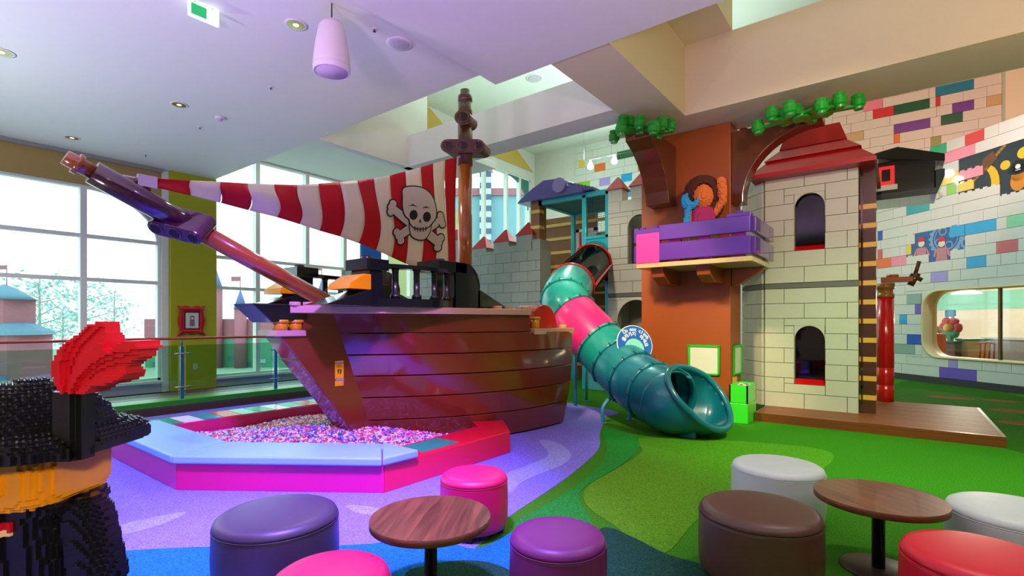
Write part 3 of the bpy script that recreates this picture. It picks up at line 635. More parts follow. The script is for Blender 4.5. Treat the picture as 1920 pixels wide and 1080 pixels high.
# stem post
prof = [(2.64, 1.42), (2.67, 1.34), (2.84, 1.12), (2.84, 1.10), (3.20, .66), (3.60, .10), (4.0, .10), (3.88, .25), (3.38, 1.29), (3.32, 1.62), (2.90, 1.62), (2.90, 1.42)]
b = MB().prism([(-5.0, y, z) for y, z in prof], (-.34, 0, 0)); S(b, 'stem_post', M_hull, bevel=.012)
b = MB().box((-5.36, 2.60, 1.36), (-4.97, 2.92, 1.42)); S(b, 'bow_ledge', M_deck, bevel=.006)
for y in (2.68, 2.84):
    b = MB().cyl((-5.05, y, 1.42), (-5.05, y, 1.52), .07, n=20).cyl((-5.05, y, 1.50), (-5.05, y, 1.53), .085, n=20); S(b, 'stud', M_ybrick)
# black figurehead wedge
b = MB().prism([(-4.98, 2.36, 1.69), (-4.98, 2.94, 1.69), (-4.98, 2.94, 1.53), (-4.98, 2.56, 1.50)], (-.42, 0, 0)); S(b, 'figurehead', M_black, bevel=.012)
# deck edge plate
dk = [(-5.02, 2.70), (-4.72, 3.06), (-4.40, 3.46), (-4.12, 4.4), (-3.93, 5.2), (-3.90, 5.5), (-3.98, 5.62)]
dkf = [(-10.40 - x, y) for x, y in dk[::-1]]
b = MB().prism([(x, y, 1.60) for x, y in dk + dkf], (0, 0, .075)); S(b, 'deck_plate', M_deck, bevel=.006)
for (x, y) in [(-4.93, 2.92), (-4.62, 3.30), (-4.48, 3.52), (-4.08, 5.02), (-4.06, 5.22), (-4.03, 5.52), (-4.98, 2.80)]:
    b = MB().cyl((x, y, 1.675), (x, y, 1.715), .055, n=20); S(b, 'stud', M_deck, bevel=.004)
# stern deck, lower
b = MB().box((-6.4, 5.58, 1.34), (-3.89, 6.60, 1.42)); S(b, 'stern_plate', M_deck, bevel=.006)
b = MB().box((-6.3, 5.55, .4), (-4.05, 6.56, 1.34)); S(b, 'stern_block', M_hull)
for (x, y) in [(-4.0, 6.46)]:
    b = MB().cyl((x, y, 1.42), (x, y, 1.47), .06, n=20); S(b, 'stud', M_deck, bevel=.004)
b = MB().cyl((-4.0, 5.74, 1.42), (-4.0, 5.74, 1.57), .055, n=18).cyl((-4.0, 5.74, 1.55), (-4.0, 5.74, 1.58), .07, n=18); S(b, 'stud', M_ybrick)
pts = [(-4.1, 6.12 + .34 * math.cos(t), 1.42 + .34 * math.sin(t)) for t in [k * PI / 16 for k in range(17)]]
b = MB().prism(pts, (-.4, 0, 0)); S(b, 'round_shield', M_redp, bevel=.01)
# side vent
vt = MB()
for k in range(3): vt.box((-3.97, 6.02, .98 + k * .075), (-3.915, 6.36, 1.015 + k * .075))
vt.box((-3.97, 6.02, .95), (-3.93, 6.06, 1.2)).box((-3.97, 6.32, .95), (-3.93, 6.36, 1.2)); S(vt, 'vent_grille', M_hull, bevel=.004)
# cabin: balustrade, blocks and wedges, near and far side
def cabin(s):
    fx = (lambda x: x) if s > 0 else (lambda x: -10.4 - x)
    arc = [(-4.46, 3.38), (-4.36, 3.60), (-4.30, 3.85), (-4.28, 4.10), (-4.31, 4.33)]
    ar = spline([(fx(x), y, 0) for x, y in arc], 5, False)
    for z0, z1, w, nm in ((1.675, 1.76, .09, 'plinth'), (2.085, 2.13, .06, 'hand_rail')):
        b = MB(); n = len(ar)
        dirs = []
        for i in range(n):
            d = (ar[min(n - 1, i + 1)] - ar[max(0, i - 1)]).normalized(); dirs.append(Vector((d.y, -d.x, 0)))
        vs = []
        for q, z in ((1, z0), (1, z1), (-1, z1), (-1, z0)): vs += [p + dirs[i] * w * q + Vector((0, 0, z)) for i, p in enumerate(ar)]
        b.add(vs, [(j * n + i, j * n + i + 1, ((j + 1) % 4) * n + i + 1, ((j + 1) % 4) * n + i) for j in range(4) for i in range(n - 1)])
        b.add([vs[j * n] for j in range(4)], [(0, 1, 2, 3)]); b.add([vs[j * n + n - 1] for j in range(4)], [(3, 2, 1, 0)]); S(b, nm, M_black)
    for k in range(5):
        p = ar[int(k * (len(ar) - 1) / 4)]
        b = MB().lathe([(.055, 1.76), (.055, 1.80), (.036, 1.815), (.036, 2.06), (.05, 2.09)], 16, (p.x, p.y, 0)); S(b, 'baluster', M_black)
    x0, x1 = sorted((fx(-4.72), fx(-4.34)))
    b = MB().box((x0, 3.22, 2.05), (x1, 3.50, 2.17)); S(b, 'cap_block', M_black, bevel=.006)
    b = MB().box((x0 + .03, 3.27, 1.675), (x1 - .03, 3.44, 2.05)); S(b, 'post_block', M_black, bevel=.006)
    b = MB().cyl(((x0 + x1) / 2, 3.36, 2.17), ((x0 + x1) / 2, 3.36, 2.21), .06, n=18); S(b, 'stud', M_black)
    b = MB().prism([(x0, 2.74, 1.675), (x0, 3.27, 1.675), (x0, 3.27, 1.85)], (x1 - x0, 0, 0)); S(b, 'wedge', M_black, bevel=.006)
    b = MB().prism([(x0, 3.10, 1.84), (x0, 3.27, 1.84), (x0, 3.27, 2.0), (x0, 3.18, 2.0), (x0, 3.02, 1.90), (x0, 3.0, 1.84)], (x1 - x0, 0, 0)); S(b, 'yellow_wedge', M_ybrick, bevel=.006)
    x0, x1 = sorted((fx(-4.62), fx(-4.24)))
    b = MB().box((x0, 4.14, 2.10), (x1, 4.62, 2.23)); S(b, 'cap_block', M_black, bevel=.006)
    b = MB().cyl(((x0 + x1) / 2, 4.34, 2.23), ((x0 + x1) / 2, 4.34, 2.27), .06, n=18); S(b, 'stud', M_black)
    pr = [(4.42, 1.675), (4.86, 1.675), (4.86, 1.97)] + [(4.58 + .28 * math.cos(t), 1.95 + .28 * math.sin(t)) for t in [k * PI / 20 for k in range(11)]] + [(4.42, 2.23)]
    b = MB().prism([(x0, y, z) for y, z in pr], (x1 - x0, 0, 0)); S(b, 'curved_block', M_black, bevel=.006)
    b = MB().prism([(x0, 4.82, 1.675), (x0, 5.42, 1.675), (x0, 5.42, 1.70), (x0, 4.88, 1.91), (x0, 4.82, 1.91)], (x1 - x0, 0, 0)); S(b, 'wedge', M_black, bevel=.006)
cabin(1); cabin(-1)
# mast
MX, MY = -5.2, 5.62
b = MB().cyl((MX, MY, 1.6), (MX, MY, 3.86), .105, n=28); S(b, 'mast_pole', M_mastl)
b = MB().cyl((MX, MY, 3.86), (MX, MY, 4.52), .112, n=28); S(b, 'mast_top', M_mast)
b = MB().cyl((MX, MY, 4.52), (MX, MY, 4.80), .108, n=28).lathe([(.108, 4.80), (.108, 4.90), (.09, 4.92), (.075, 4.93), (.075, 4.99), (.06, 5.0)], 28, (MX, MY, 0)); S(b, 'mast_tip', M_mast)
dv = Vector((CA, SA, 0)); fw = Vector((SA, -CA, 0))
def hole_bar(c, n, r, w, direction, facing, name, m):
    """rounded bar with n holes, each a rim around a disc painted as shade"""
    c = Vector(c); d = Vector(direction).normalized(); f = Vector(facing).normalized(); u = d.cross(f); L = (n - 1) * r * 1.05
    out = [c + d * L + (d * math.cos(a) + u * math.sin(a)) * r for a in [-PI / 2 + k * PI / 12 for k in range(13)]] + [c - d * L - (d * math.cos(a) + u * math.sin(a)) * r for a in [-PI / 2 + k * PI / 12 for k in range(13)]]
    o = S(MB().prism([p - f * w for p in out], f * 2 * w), name, m, bevel=.008)
    for k in range(n):
        p = c + d * (-L + 2 * L * k / max(1, n - 1) if n > 1 else 0) + f * (w + .002)
        rb = MB().tube([p + (d * math.cos(a) + u * math.sin(a)) * r * .70 for a in [2 * PI * j / 20 for j in range(20)]], r * .13, 8, True); S(rb, 'hole_rim', m)
        hb = MB().cyl(p - f * .02, p + f * .003, r * .62, n=20); S(hb, 'hole_shade_disc', M_hull_d)  # dark disc stands in for the shaded hollow
    return o
ydir = Vector((.0, 1, 0))
hole_bar((MX + .04, MY - .02, 4.10), 3, .105, .14, (CA * .75 + .2, SA, 0), (.35, -1, 0), 'cross_bar', M_mast)
hole_bar((MX + .04, MY - .02, 4.52), 1, .12, .14, (CA, SA, 0), (.35, -1, 0), 'cross_ring', M_mast)
# bowsprit
B0 = Vector((-5.2, 3.30, 1.74)); B1 = Vector((-5.2, 1.02, 2.80)); bd = (B1 - B0).normalized()
bp = lambda t: B0 + (B1 - B0) * t
S(MB().cyl(bp(0), bp(.64), .085, n=28), 'bowsprit_pole', M_mastl)
S(MB().cyl(bp(.60), bp(.925), .098, n=28), 'bowsprit_sleeve', mat('sleeve_plum', (70, 22, 44), .15, coat=.7))
S(MB().cyl(bp(.92), bp(1.0), .06, n=24), 'bowsprit_tip', M_mastl)
S(MB().cyl(bp(.958), bp(.972), .085, n=24), 'tip_flange', M_mastl)
up = Vector((0, 0, 1)); side = Vector((1, 0, 0)); nrm = bd.cross(side).normalized()
if nrm.z > 0: nrm = -nrm
cf_ = (nrm * .85 + Vector((.42, -.32, 0))).normalized(); cd_ = (side * .75 - bd * .75); cd_ = (cd_ - cf_ * cd_.dot(cf_)).normalized()
hole_bar(bp(.635) + nrm * .02, 3, .075, .14, cd_, cf_, 'connector', MATS['sleeve_plum'])
c = bp(.80) - nrm * .12
S(MB().tube([c + (bd * math.cos(a) - nrm * math.sin(a)) * .042 for a in [2 * PI * k / 20 for k in range(20)]], .02, 10, True).box(c + Vector((-.03, -.06, -.10)), c + Vector((.03, .06, -.03))), 'sail_eye', MATS['sleeve_plum'])
# notice plate on the stem
nt = S(MB().box((0, -.055, -.14), (.004, .055, .14)), 'notice_sign', mat('sign_yellow', (246, 200, 10), .35)); 
npos = onX(636, 700, -4.995); nt.matrix_parent_inverse = Matrix.Translation((5.2, -4.8, 0)); nt.location = npos
tag(nt, 'yellow notice and caution sign'); M_ink = mat('ink_black', (20, 18, 18), .5); M_inkw = mat('ink_white', (240, 240, 240), .5)
RX = Matrix(((0, 0, 1, 0), (1, 0, 0, 0), (0, 1, 0, 0), (0, 0, 0, 1)))     # text facing +X, reading along +Y
MB().box((.0042, -.05, .108), (.0052, .05, .13)).box((.0042, -.055, -.082), (.0052, .055, -.058)).build('sign_band', M_ink, nt)
text_mesh('sign_text', 'NOTICE', .024, M_inkw, nt, Matrix.Translation((.006, 0, .119)) @ RX, .0003, bold=.0006)
text_mesh('sign_text', 'CAUTION', .0215, M_inkw, nt, Matrix.Translation((.006, .008, -.07)) @ RX, .0003, bold=.0006)
b = MB().poly([(.006, -.048, -.077), (.006, -.034, -.077), (.006, -.041, -.063)]); b.build('sign_mark', M_inkw, nt)
text_mesh('sign_text', '신발을 벗고', .0145, M_ink, nt, Matrix.Translation((.006, 0, .092)) @ RX, .0003)
text_mesh('sign_text', '이용해주세요', .0145, M_ink, nt, Matrix.Translation((.006, 0, .072)) @ RX, .0003)
for s in (-1, 1):
    yc = s * .014
    fp = [(.0055, yc + dx, z) for dx, z in ((-.004, -.008), (-.006, .006), (-.008, .02), (-.011, .036), (-.006, .043), (.004, .043), (.009, .036), (.007, .02), (.006, .006), (.004, -.008), (0, -.011))]
    fp = [(x, 2 * yc - y if s > 0 else y, z + (.004 if s < 0 else -.002)) for x, y, z in fp]
    b = MB().prism(fp, (.0006, 0, 0))
    for q in range(5): b.cyl((.0055, yc + s * (-.009 + q * .0045), .048 - abs(q - 1) * .0015), (.0062, yc + s * (-.009 + q * .0045), .048 - abs(q - 1) * .0015), .0022, n=8)
    b.build('footprint', M_ink, nt)
MB().tube([(.006, .036 + .012 * math.cos(a), -.108 + .012 * math.sin(a)) for a in [2 * PI * k / 20 for k in range(20)]], .002, 6, True).cyl((.005, .036, -.108), (.0056, .036, -.108), .012, n=20).build('forbidden_mark', mat('ink_rose', (230, 120, 140), .5), nt)


# ------------------------------------------------------------------ sail
SXC = -5.2
top_px = [(293, 335), (355, 339), (410, 342), (461, 345), (512, 346), (555, 347), (594, 345), (633, 342), (667, 339), (699, 335), (729, 329), (757, 322), (785, 314), (809, 307), (833, 300), (855, 295)]
bot_px = [(293, 353), (355, 367), (410, 380), (461, 394), (512, 407), (555, 420), (594, 432), (633, 443), (667, 456), (699, 469), (729, 482), (757, 494), (785, 506), (809, 518), (833, 530), (852, 543)]
TT = [(onX(a, c, SXC).y, onX(a, c, SXC).z) for a, c in top_px]; BB = [(onX(a, c, SXC).y, onX(a, c, SXC).z) for a, c in bot_px]
def sail_x(y, v):
    return SXC + .02 + .13 * math.sin(PI * v) * math.sin(PI * (y - 1.6) / 3.9) + .035 * math.sin(y * 5.2 + 2.5 * v) * (.3 + .7 * math.sin(PI * v))
def sail_at(y, z):
    """surface offset at a point of the sail plane"""
    i = max(0, min(len(TT) - 2, sum(1 for q in TT if q[0] <= y) - 1)); t = (y - TT[i][0]) / (TT[i + 1][0] - TT[i][0])
    zt = TT[i][1] + (TT[i + 1][1] - TT[i][1]) * t; zb = BB[i][1] + (BB[i + 1][1] - BB[i][1]) * t
    return sail_x(y, (z - zb) / (zt - zb))
M_sr = mat('sail_red', (206, 16, 34), .75, var=.06, bump=.1, bscale=200); M_sw = mat('sail_cream', (238, 226, 204), .75, var=.03, bump=.1, bscale=200)
for m_ in (M_sr, M_sw):
    n_ = m_.node_tree; b_ = n_.nodes['Principled BSDF']; tr = n_.nodes.new('ShaderNodeBsdfTranslucent'); mxs = n_.nodes.new('ShaderNodeMixShader'); mxs.inputs[0].default_value = .3
    for l in list(n_.links):
        if l.to_socket == b_.inputs['Base Color']: n_.links.new(l.from_socket, tr.inputs[0])
    o_ = n_.nodes['Material Output']; n_.links.new(b_.outputs[0], mxs.inputs[1]); n_.links.new(tr.outputs[0], mxs.inputs[2]); n_.links.new(mxs.outputs[0], o_.inputs[0])
sail = thing('sail', 'red and cream striped sail with skull and crossbones between bowsprit and mast', 'sail', (SXC, 3.4, 2.6))
def SL(b, name, m, parent=None):
    o = b.build(name, m, parent or sail); 
    if parent is None: o.matrix_parent_inverse = Matrix.Translation((-SXC, -3.4, -2.6))
    return o
for i in range(15):
    b = MB(); nu, nv = 5, 14; vs = []
    for a in range(nu + 1):
        s = a / nu; yt, zt = TT[i][0] + (TT[i + 1][0] - TT[i][0]) * s, TT[i][1] + (TT[i + 1][1] - TT[i][1]) * s
        yb, zb = BB[i][0] + (BB[i + 1][0] - BB[i][0]) * s, BB[i][1] + (BB[i + 1][1] - BB[i][1]) * s
        for c in range(nv + 1):
            v = c / nv; wob = .028 * math.sin(v * 5.5 + 1.0) * min(1, i / 3) * (1 if i < 14 else .5)
            y = yb + (yt - yb) * v + (wob if not (i == 14 and a == nu) else 0); vs.append((sail_x(yb + (yt - yb) * v, v), y, zb + (zt - zb) * v))
    b.add(vs, [(a * (nv + 1) + c, (a + 1) * (nv + 1) + c, (a + 1) * (nv + 1) + c + 1, a * (nv + 1) + c + 1) for a in range(nu) for c in range(nv)], True)
    o = SL(b, 'sail_stripe', M_sr if i % 2 == 0 else M_sw); sd = o.modifiers.new('thickness', 'SOLIDIFY'); sd.thickness = .004; sd.offset = 0
h0 = Vector((SXC, TT[0][0], (TT[0][1] + BB[0][1]) / 2)); e0 = onX(262, 342, SXC)
SL(MB().box((SXC - .01, e0.y - .02, h0.z - .05), (SXC + .03, TT[0][0], h0.z + .05)).cyl((SXC, e0.y - .12, h0.z + .01), (SXC, e0.y, h0.z + .01), .012, n=8), 'sail_clamp', mat('clamp_pale', (214, 196, 214), .4))
SL(MB().cyl((SXC, TT[-1][0] - .03, TT[-1][1] - .03), (MX, MY - .08, 3.98), .014, n=8), 'lashing', mat('clamp_pale', (214, 196, 214)))
SL(MB().cyl((SXC, BB[-1][0] - .03, BB[-1][1] + .02), (MX, MY - .08, 1.86), .012, n=8), 'lashing', mat('clamp_pale', (214, 196, 214)))
# emblem: flat appliques lying on the cloth
def cp(x, y): return onX(400 + x * .3148, 280 + y * .3148, SXC)
def applique(polys, off, name, m, parent=None):
    b = MB()
    for P in polys:
        P = [cp(*p) for p in P]; c = sum((Vector((0, p.y, p.z)) for p in P), Vector()) / len(P)
        pts = [(sail_at(p.y, p.z) + off, p.y, p.z) for p in P]; n = len(pts)
        ring = []
        for k in range(n):   # fine fan with one mid ring so it follows the cloth
            for s in (.5,): ring.append((sail_at(c.y + (P[k].y - c.y) * s, c.z + (P[k].z - c.z) * s) + off, c.y + (P[k].y - c.y) * s, c.z + (P[k].z - c.z) * s))
        vs = pts + ring + [(sail_at(c.y, c.z) + off, c.y, c.z)]
        b.add(vs, [(k, (k + 1) % n, n + (k + 1) % n, n + k) for k in range(n)] + [(n + k, n + (k + 1) % n, 2 * n) for k in range(n)])
    o = SL(b, name, m, parent)
    o.modifiers.new('t', 'SOLIDIFY').thickness = .002
    return o
skull = [(1100, 235), (1150, 222), (1210, 232), (1255, 265), (1280, 310), (1292, 370), (1287, 420), (1262, 455), (1255, 500), (1230, 545), (1190, 548), (1150, 525), (1135, 480), (1128, 430), (1100, 400), (1088, 350), (1092, 290)]
def sp2(P, n=4): return [(v.x, v.y) for v in spline([(p[0], p[1], 0) for p in P], n)]
def shrink(P, s=.91):
    cx = sum(p[0] for p in P) / len(P); cy = sum(p[1] for p in P) / len(P); out = []
    for p in P:
        d = Vector((p[0] - cx, p[1] - cy)); L = d.length; d *= max(0, L - s) / max(L, 1e-6); out.append((cx + d.x, cy + d.y))
    return out
def cap(a, b_, r, n=6):
    d = Vector((b_[0] - a[0], b_[1] - a[1])); an = math.atan2(d.y, d.x)
    return [(b_[0] + r * math.cos(an - PI / 2 + k * PI / n), b_[1] + r * math.sin(an - PI / 2 + k * PI / n)) for k in range(n + 1)] + [(a[0] + r * math.cos(an + PI / 2 + k * PI / n), a[1] + r * math.sin(an + PI / 2 + k * PI / n)) for k in range(n + 1)]
def cir(c, r, r2=None, n=18): return [(c[0] + r * math.cos(2 * PI * k / n), c[1] + (r2 or r) * math.sin(2 * PI * k / n)) for k in range(n)]
bones = [((1025, 355), (1130, 435), [(1038, 330), (1016, 382)]), ((1078, 520), (1150, 470), [(1060, 498), (1092, 548)]), ((1322, 425), (1250, 470), [(1318, 402), (1332, 450)]), ((1308, 558), (1235, 500), [(1322, 532), (1306, 588)])]
M_ap = mat('applique_black', (26, 20, 18), .7)
applique([p for a, c, l in bones for p in [cap(a, c, 32)] + [cir(q, 29) for q in l]], .012, 'emblem_bone_outline', M_ap)
applique([p for a, c, l in bones for p in [cap(a, c, 24)] + [cir(q, 21) for q in l]], .016, 'emblem_bone', M_sw)
applique([sp2(skull)], .020, 'emblem_skull_outline', M_ap)
applique([shrink(sp2(skull), 8)], .024, 'emblem_skull', M_sw)
applique([cir((1154, 398), 22, 29), cir((1228, 410), 22, 30), [(1184, 445), (1192, 420), (1200, 445), (1192, 438)], [(1125, 345), (1150, 334), (1178, 352), (1150, 343)], [(1198, 358), (1222, 348), (1248, 360), (1222, 356)]], .028, 'emblem_face', M_ap)
ml = [(1132, 440), (1142, 458), (1160, 474), (1190, 482), (1222, 480), (1245, 468), (1258, 452)]
lines = [cap(ml[i], ml[i + 1], 3) for i in range(6)] + [cap((x, y - 10), (x + 2, y + 12), 2.5) for x, y in ((1165, 476), (1180, 481), (1195, 483), (1210, 482), (1225, 479))]
applique(lines, .028, 'emblem_mouth', M_ap)

# ------------------------------------------------------------------ brick pit with benches
M_bred_lit = mat('bench_red_violet_lit', (206, 10, 92), 0.28, coat=.3, var=.04); M_bred2 = mat('bench_scarlet', (220, 12, 44), 0.3, coat=.3, var=.03)  # first red is shifted to magenta, violet light mixed into the paint
pit = thing('brick_pit', 'red walled pit of loose bricks around the bow of the ship', 'play pit', (-5.3, 3.0, 0))
PI_inv = Matrix.Translation((5.3, -3.0, 0))
def PT(b, name, m, **k):
    o = b.build(name, m, pit, **k); o.matrix_parent_inverse = PI_inv; return o
def slab(P, z0, z1): return MB().prism([(x, y, z0) for x, y in P], (0, 0, z1 - z0))
A0, A1 = (-7.6, 1.77), (-7.06, 2.24); Bo, Bi = (-5.14, 1.77), (-5.30, 2.24); Co, Ci = (-3.60, 2.85), (-4.02, 3.12); Do, Di = (-3.57, 4.62), (-4.06, 4.62); De, Dg = (-4.05, 5.10), (-4.30, 4.78)
PT(slab([A0, Bo, Bi, A1], .0, .25), 'bench', M_bred_lit, bevel=.008)
PT(slab([Bo, Co, Ci, Bi], .0, .25), 'bench', M_bred_lit, bevel=.008)
PT(slab([Co, Do, De, Dg, Di, Ci], .0, .25), 'bench', M_bred2, bevel=.008)
PT(slab([(-7.6, 1.775), (-7.06, 2.245), (-7.06, 4.7), (-7.6, 4.7)], .0, .25), 'bench', M_bred_lit, bevel=.008)
PT(slab([(-7.6, 4.705), (-7.0, 4.705), (-6.35, 5.0), (-6.35, 5.4), (-7.6, 5.0)], 0, .25), 'bench', M_bred_lit, bevel=.008)
for k in range(10):   # coloured tiles on the far bench top and its inner face
    m = [K['green'], bm_('white', (232, 232, 226)), K['teal'], K['red'], K['mint']][k % 5]
    o = unit_box('tile', m, pit, (-7.58, 2.3 + k * .235, .251), (-7.09, 2.52 + k * .235, .258)); o.matrix_parent_inverse = PI_inv
o = PT(slab([(-3.66, 3.36), (-3.66, 3.86), (-3.98, 3.86), (-3.98, 3.36)], .2505, .256), 'tile', K['green'])
# loose bricks
bedz = lambda x, y: .10 + .17 * math.exp(-((x + 5.35) ** 2 / .9 + (y - 3.6) ** 2 / .7)) + .02 * math.sin(x * 3) * math.cos(y * 4)
PT(slab([A1, Bi, Ci, Di, (-4.3, 4.8), (-6.9, 4.8)], .0, .08), 'pit_base', mat('pit_base', (150, 120, 160), .8))
gcol = [(238, 236, 238), (240, 238, 240), (226, 214, 236), (196, 30, 60), (40, 70, 180), (236, 180, 30), (20, 130, 110), (226, 80, 150), (60, 160, 210), (150, 110, 200), (230, 110, 30), (240, 240, 244)]
rr = random.Random(5); poly = [A1, Bi, Ci, Di, (-4.3, 4.8), (-6.9, 4.8)]
def inside(x, y):
    c = False
    for i in range(len(poly)):
        (xa, ya), (xb, yb) = poly[i], poly[i - 1]
        if (ya > y) != (yb > y) and x < (xb - xa) * (y - ya) / (yb - ya) + xa: c = not c
    return c
b = MB(); cnt = 0
cube = [(-1, -1, -1), (1, -1, -1), (1, 1, -1), (-1, 1, -1), (-1, -1, 1), (1, -1, 1), (1, 1, 1), (-1, 1, 1)]
cf = [(0, 3, 2, 1), (4, 5, 6, 7), (0, 1, 5, 4), (1, 2, 6, 5), (2, 3, 7, 6), (3, 0, 4, 7)]
while cnt < 17000:
    x, y = rr.uniform(-7.06, -4.0), rr.uniform(2.2, 4.8)
    if not inside(x, y): continue
    # points under the hull are skipped
    if y > 3.7 and abs(x + 5.18) < (y - 3.7) * 1.0: continue
    R = Matrix.Rotation(rr.uniform(0, PI), 3, 'Z') @ Matrix.Rotation(rr.uniform(-.9, .9), 3, 'X') @ Matrix.Rotation(rr.uniform(-.9, .9), 3, 'Y')
    s = (rr.choice((.010, .016, .020)), .010, .008); z = bedz(x, y) + rr.uniform(-.015, .012)
    b.add([R @ Vector((c[0] * s[0], c[1] * s[1], c[2] * s[2])) + Vector((x, y, z)) for c in cube], cf, False, rr.randrange(len(gcol))); cnt += 1
me = bpy.data.meshes.new('loose_bricks'); me.from_pydata([tuple(v) for v in b.v], [], b.f); me.update()
me.polygons.foreach_set('material_index', b.mi)
for k, c in enumerate(gcol): me.materials.append(mat('bead_%d' % k, c, .3, var=.02))
lb = bpy.data.objects.new('loose_bricks', me); COL.objects.link(lb); lb.parent = pit; lb.matrix_parent_inverse = PI_inv; lb['kind'] = 'stuff'; lb['label'] = 'heap of tiny mixed loose bricks'
# surface under the loose pieces
b = MB(); gx, gy = 40, 34; vs = [(-7.05 + 3.05 * i / gx, 2.25 + 2.5 * j / gy, bedz(-7.05 + 3.05 * i / gx, 2.25 + 2.5 * j / gy) - .012) for i in range(gx + 1) for j in range(gy + 1)]
fs = [(i * (gy + 1) + j, (i + 1) * (gy + 1) + j, (i + 1) * (gy + 1) + j + 1, i * (gy + 1) + j + 1) for i in range(gx) for j in range(gy) if inside(-7.05 + 3.05 * (i + .5) / gx, 2.25 + 2.5 * (j + .5) / gy)]
b.add(vs, fs, True); o = PT(b, 'heap_surface', mat('bead_bed', (196, 176, 206), .6, var=.5, scale=60)); o['kind'] = 'stuff'
# cushions lying on the benches
M_cush = mat('cushion_vinyl', (126, 188, 228), .42, var=.03, bump=.05, bscale=300)
def cushion(P, label):
    o = slab(P, .252, .325).build('bench_cushion', M_cush, bevel=.018, seg=3); return tag(o, label, 'cushion', 'pit bench cushions')
cushion([(-6.98, 1.72), (-5.12, 1.72), (-5.29, 2.27), (-7.1, 2.27)], 'pale blue bench cushion nearest the pirate statue')
cushion([(-5.11, 1.72), (-3.57, 2.80), (-4.02, 3.15), (-5.285, 2.27)], 'long pale blue cushion on the front bench of the pit')
cushion([(-3.565, 2.805), (-3.545, 3.20), (-4.05, 3.20), (-4.015, 3.155)], 'short pale blue cushion beside the teal tile on the red bench')

# ------------------------------------------------------------------ railing along the windows
XR = -9.6
M_ledge = mat('ledge_green', (44, 140, 26), .4, var=.05); M_step = mat('step_brown', (70, 48, 34), .5)
t = thing('kerb_step', 'low brown kerb with a bright green edge under the glass railing', 'step', (XR, 3, 0))
inv = Matrix.Translation((-XR, -3, 0))
for (a, c, m, nm) in (((-9.9, -3, 0), (XR + .12, 9.9, .13), M_step, 'riser'), ((-9.9, -3, .13), (XR + .12, 9.9, .225), M_ledge, 'edge'), ((-11.0, -3, 0), (-9.901, 9.9, .18), M_step, 'walkway')):
    o = MB().box(a, c).build(nm, m, t, bevel=.01); o.matrix_parent_inverse = inv
rail = thing('glass_railing', 'glass railing with red hand rail and blue posts before the windows', 'railing', (XR, 3, .225))
inv = Matrix.Translation((-XR, -3, -.225))
o = MB().tube([(XR, -2.5, 1.235), (XR, 9.85, 1.235)], .022, 12).build('hand_rail', mat('rail_red', (170, 60, 34), .3, coat=.3), rail); o.matrix_parent_inverse = inv
M_post = mat('post_blue', (30, 120, 160), .3, .3); M_steel = mat('steel', (150, 155, 160), .25, .9)
M_rglass = glass('railing_glass', (214, 240, 228), .06, .96)
posts = [-1.4, .99, 3.39, 5.0, 7.4, 9.6]
for y in posts:
    p = MB().box((XR - .02, y - .025, .225), (XR + .02, y + .025, 1.10)).cyl((XR, y, 1.1), (XR, y, 1.23), .012, n=8).build('post', M_post, rail); p.matrix_parent_inverse = inv
    for z in (.42, .98): MB().cyl((XR + .03, y - .12, z), (XR + .03, y + .12, z), .014, n=8).build('glass_clip', M_steel, p)
for a, c in zip(posts[:-1], posts[1:]):
    o = unit_box('glass_panel', M_rglass, rail, (XR - .005, a + .06, .30), (XR + .005, c - .06, 1.12)); o.matrix_parent_inverse = inv
cs = MB().box((0, 0, 0), (.004, .16, .12)).build('caution_sign', mat('sign_yellow', (246, 200, 10)), None); cs.location = (XR + .02, onX(256, 655, XR).y, 1.02); tag(cs, 'small yellow caution sign on the glass railing', 'sign')
MB().box((.0041, .0, .075), (.005, .16, .12)).build('sign_band', M_ink, cs); text_mesh('sign_text', 'CAUTION', .032, M_inkw, cs, Matrix.Translation((.006, .08, .098)) @ RX, .0003)
MB().tube([(.005, .12 + .025 * math.cos(a), .036 + .025 * math.sin(a)) for a in [2 * PI * k / 16 for k in range(16)]], .005, 6, True).build('sign_mark', M_ink, cs)
# portrait frame and socket on the lime pillar
XP = XW + .12
pf = thing('picture_frame', 'glossy red ornate picture frame hanging on the lime pillar', 'picture', (XP + .01, onX(359, 601, XP).y, onX(359, 601, XP).z))
hw, hh = .275, .325
out = []
for q, (sx_, sy_) in enumerate(((1, 1), (-1, 1), (-1, -1), (1, -1))): pass
pr = [(-hw, hh), (-hw * .72, hh * .93), (-hw * .35, hh * .98), (0, hh * .9), (hw * .35, hh * .98), (hw * .72, hh * .93), (hw, hh), (hw * .86, hh * .72), (hw * .9, hh * .4), (hw * .99, 0), (hw * .9, -hh * .4), (hw * .86, -hh * .72), (hw, -hh), (hw * .7, -hh * .97), (hw * .35, -hh * .88), (0, -hh * .95), (-hw * .35, -hh * .88), (-hw * .7, -hh * .97), (-hw, -hh), (-hw * .86, -hh * .72), (-hw * .9, -hh * .4), (-hw * .99, 0), (-hw * .9, hh * .4), (-hw * .86, hh * .72)]
S3 = spline([(0, a, c) for a, c in pr], 4); inner = []
b = MB(); n = len(S3); iw, ih = .15, .19
def toin(p):
    k = max(abs(p.y) / iw, abs(p.z) / ih); return Vector((0, p.y / k, p.z / k))
rings = [[p * 1 for p in S3], [p + Vector((.045, 0, 0)) - p * .06 for p in S3], [toin(p) * 1.2 + Vector((.05, 0, 0)) for p in S3], [toin(p) + Vector((.03, 0, 0)) for p in S3], [toin(p) for p in S3]]
b.add([v for r_ in rings for v in r_], [(j * n + i, j * n + (i + 1) % n, (j + 1) * n + (i + 1) % n, (j + 1) * n + i) for j in range(4) for i in range(n)], True); b.build('frame', M_redp, pf)
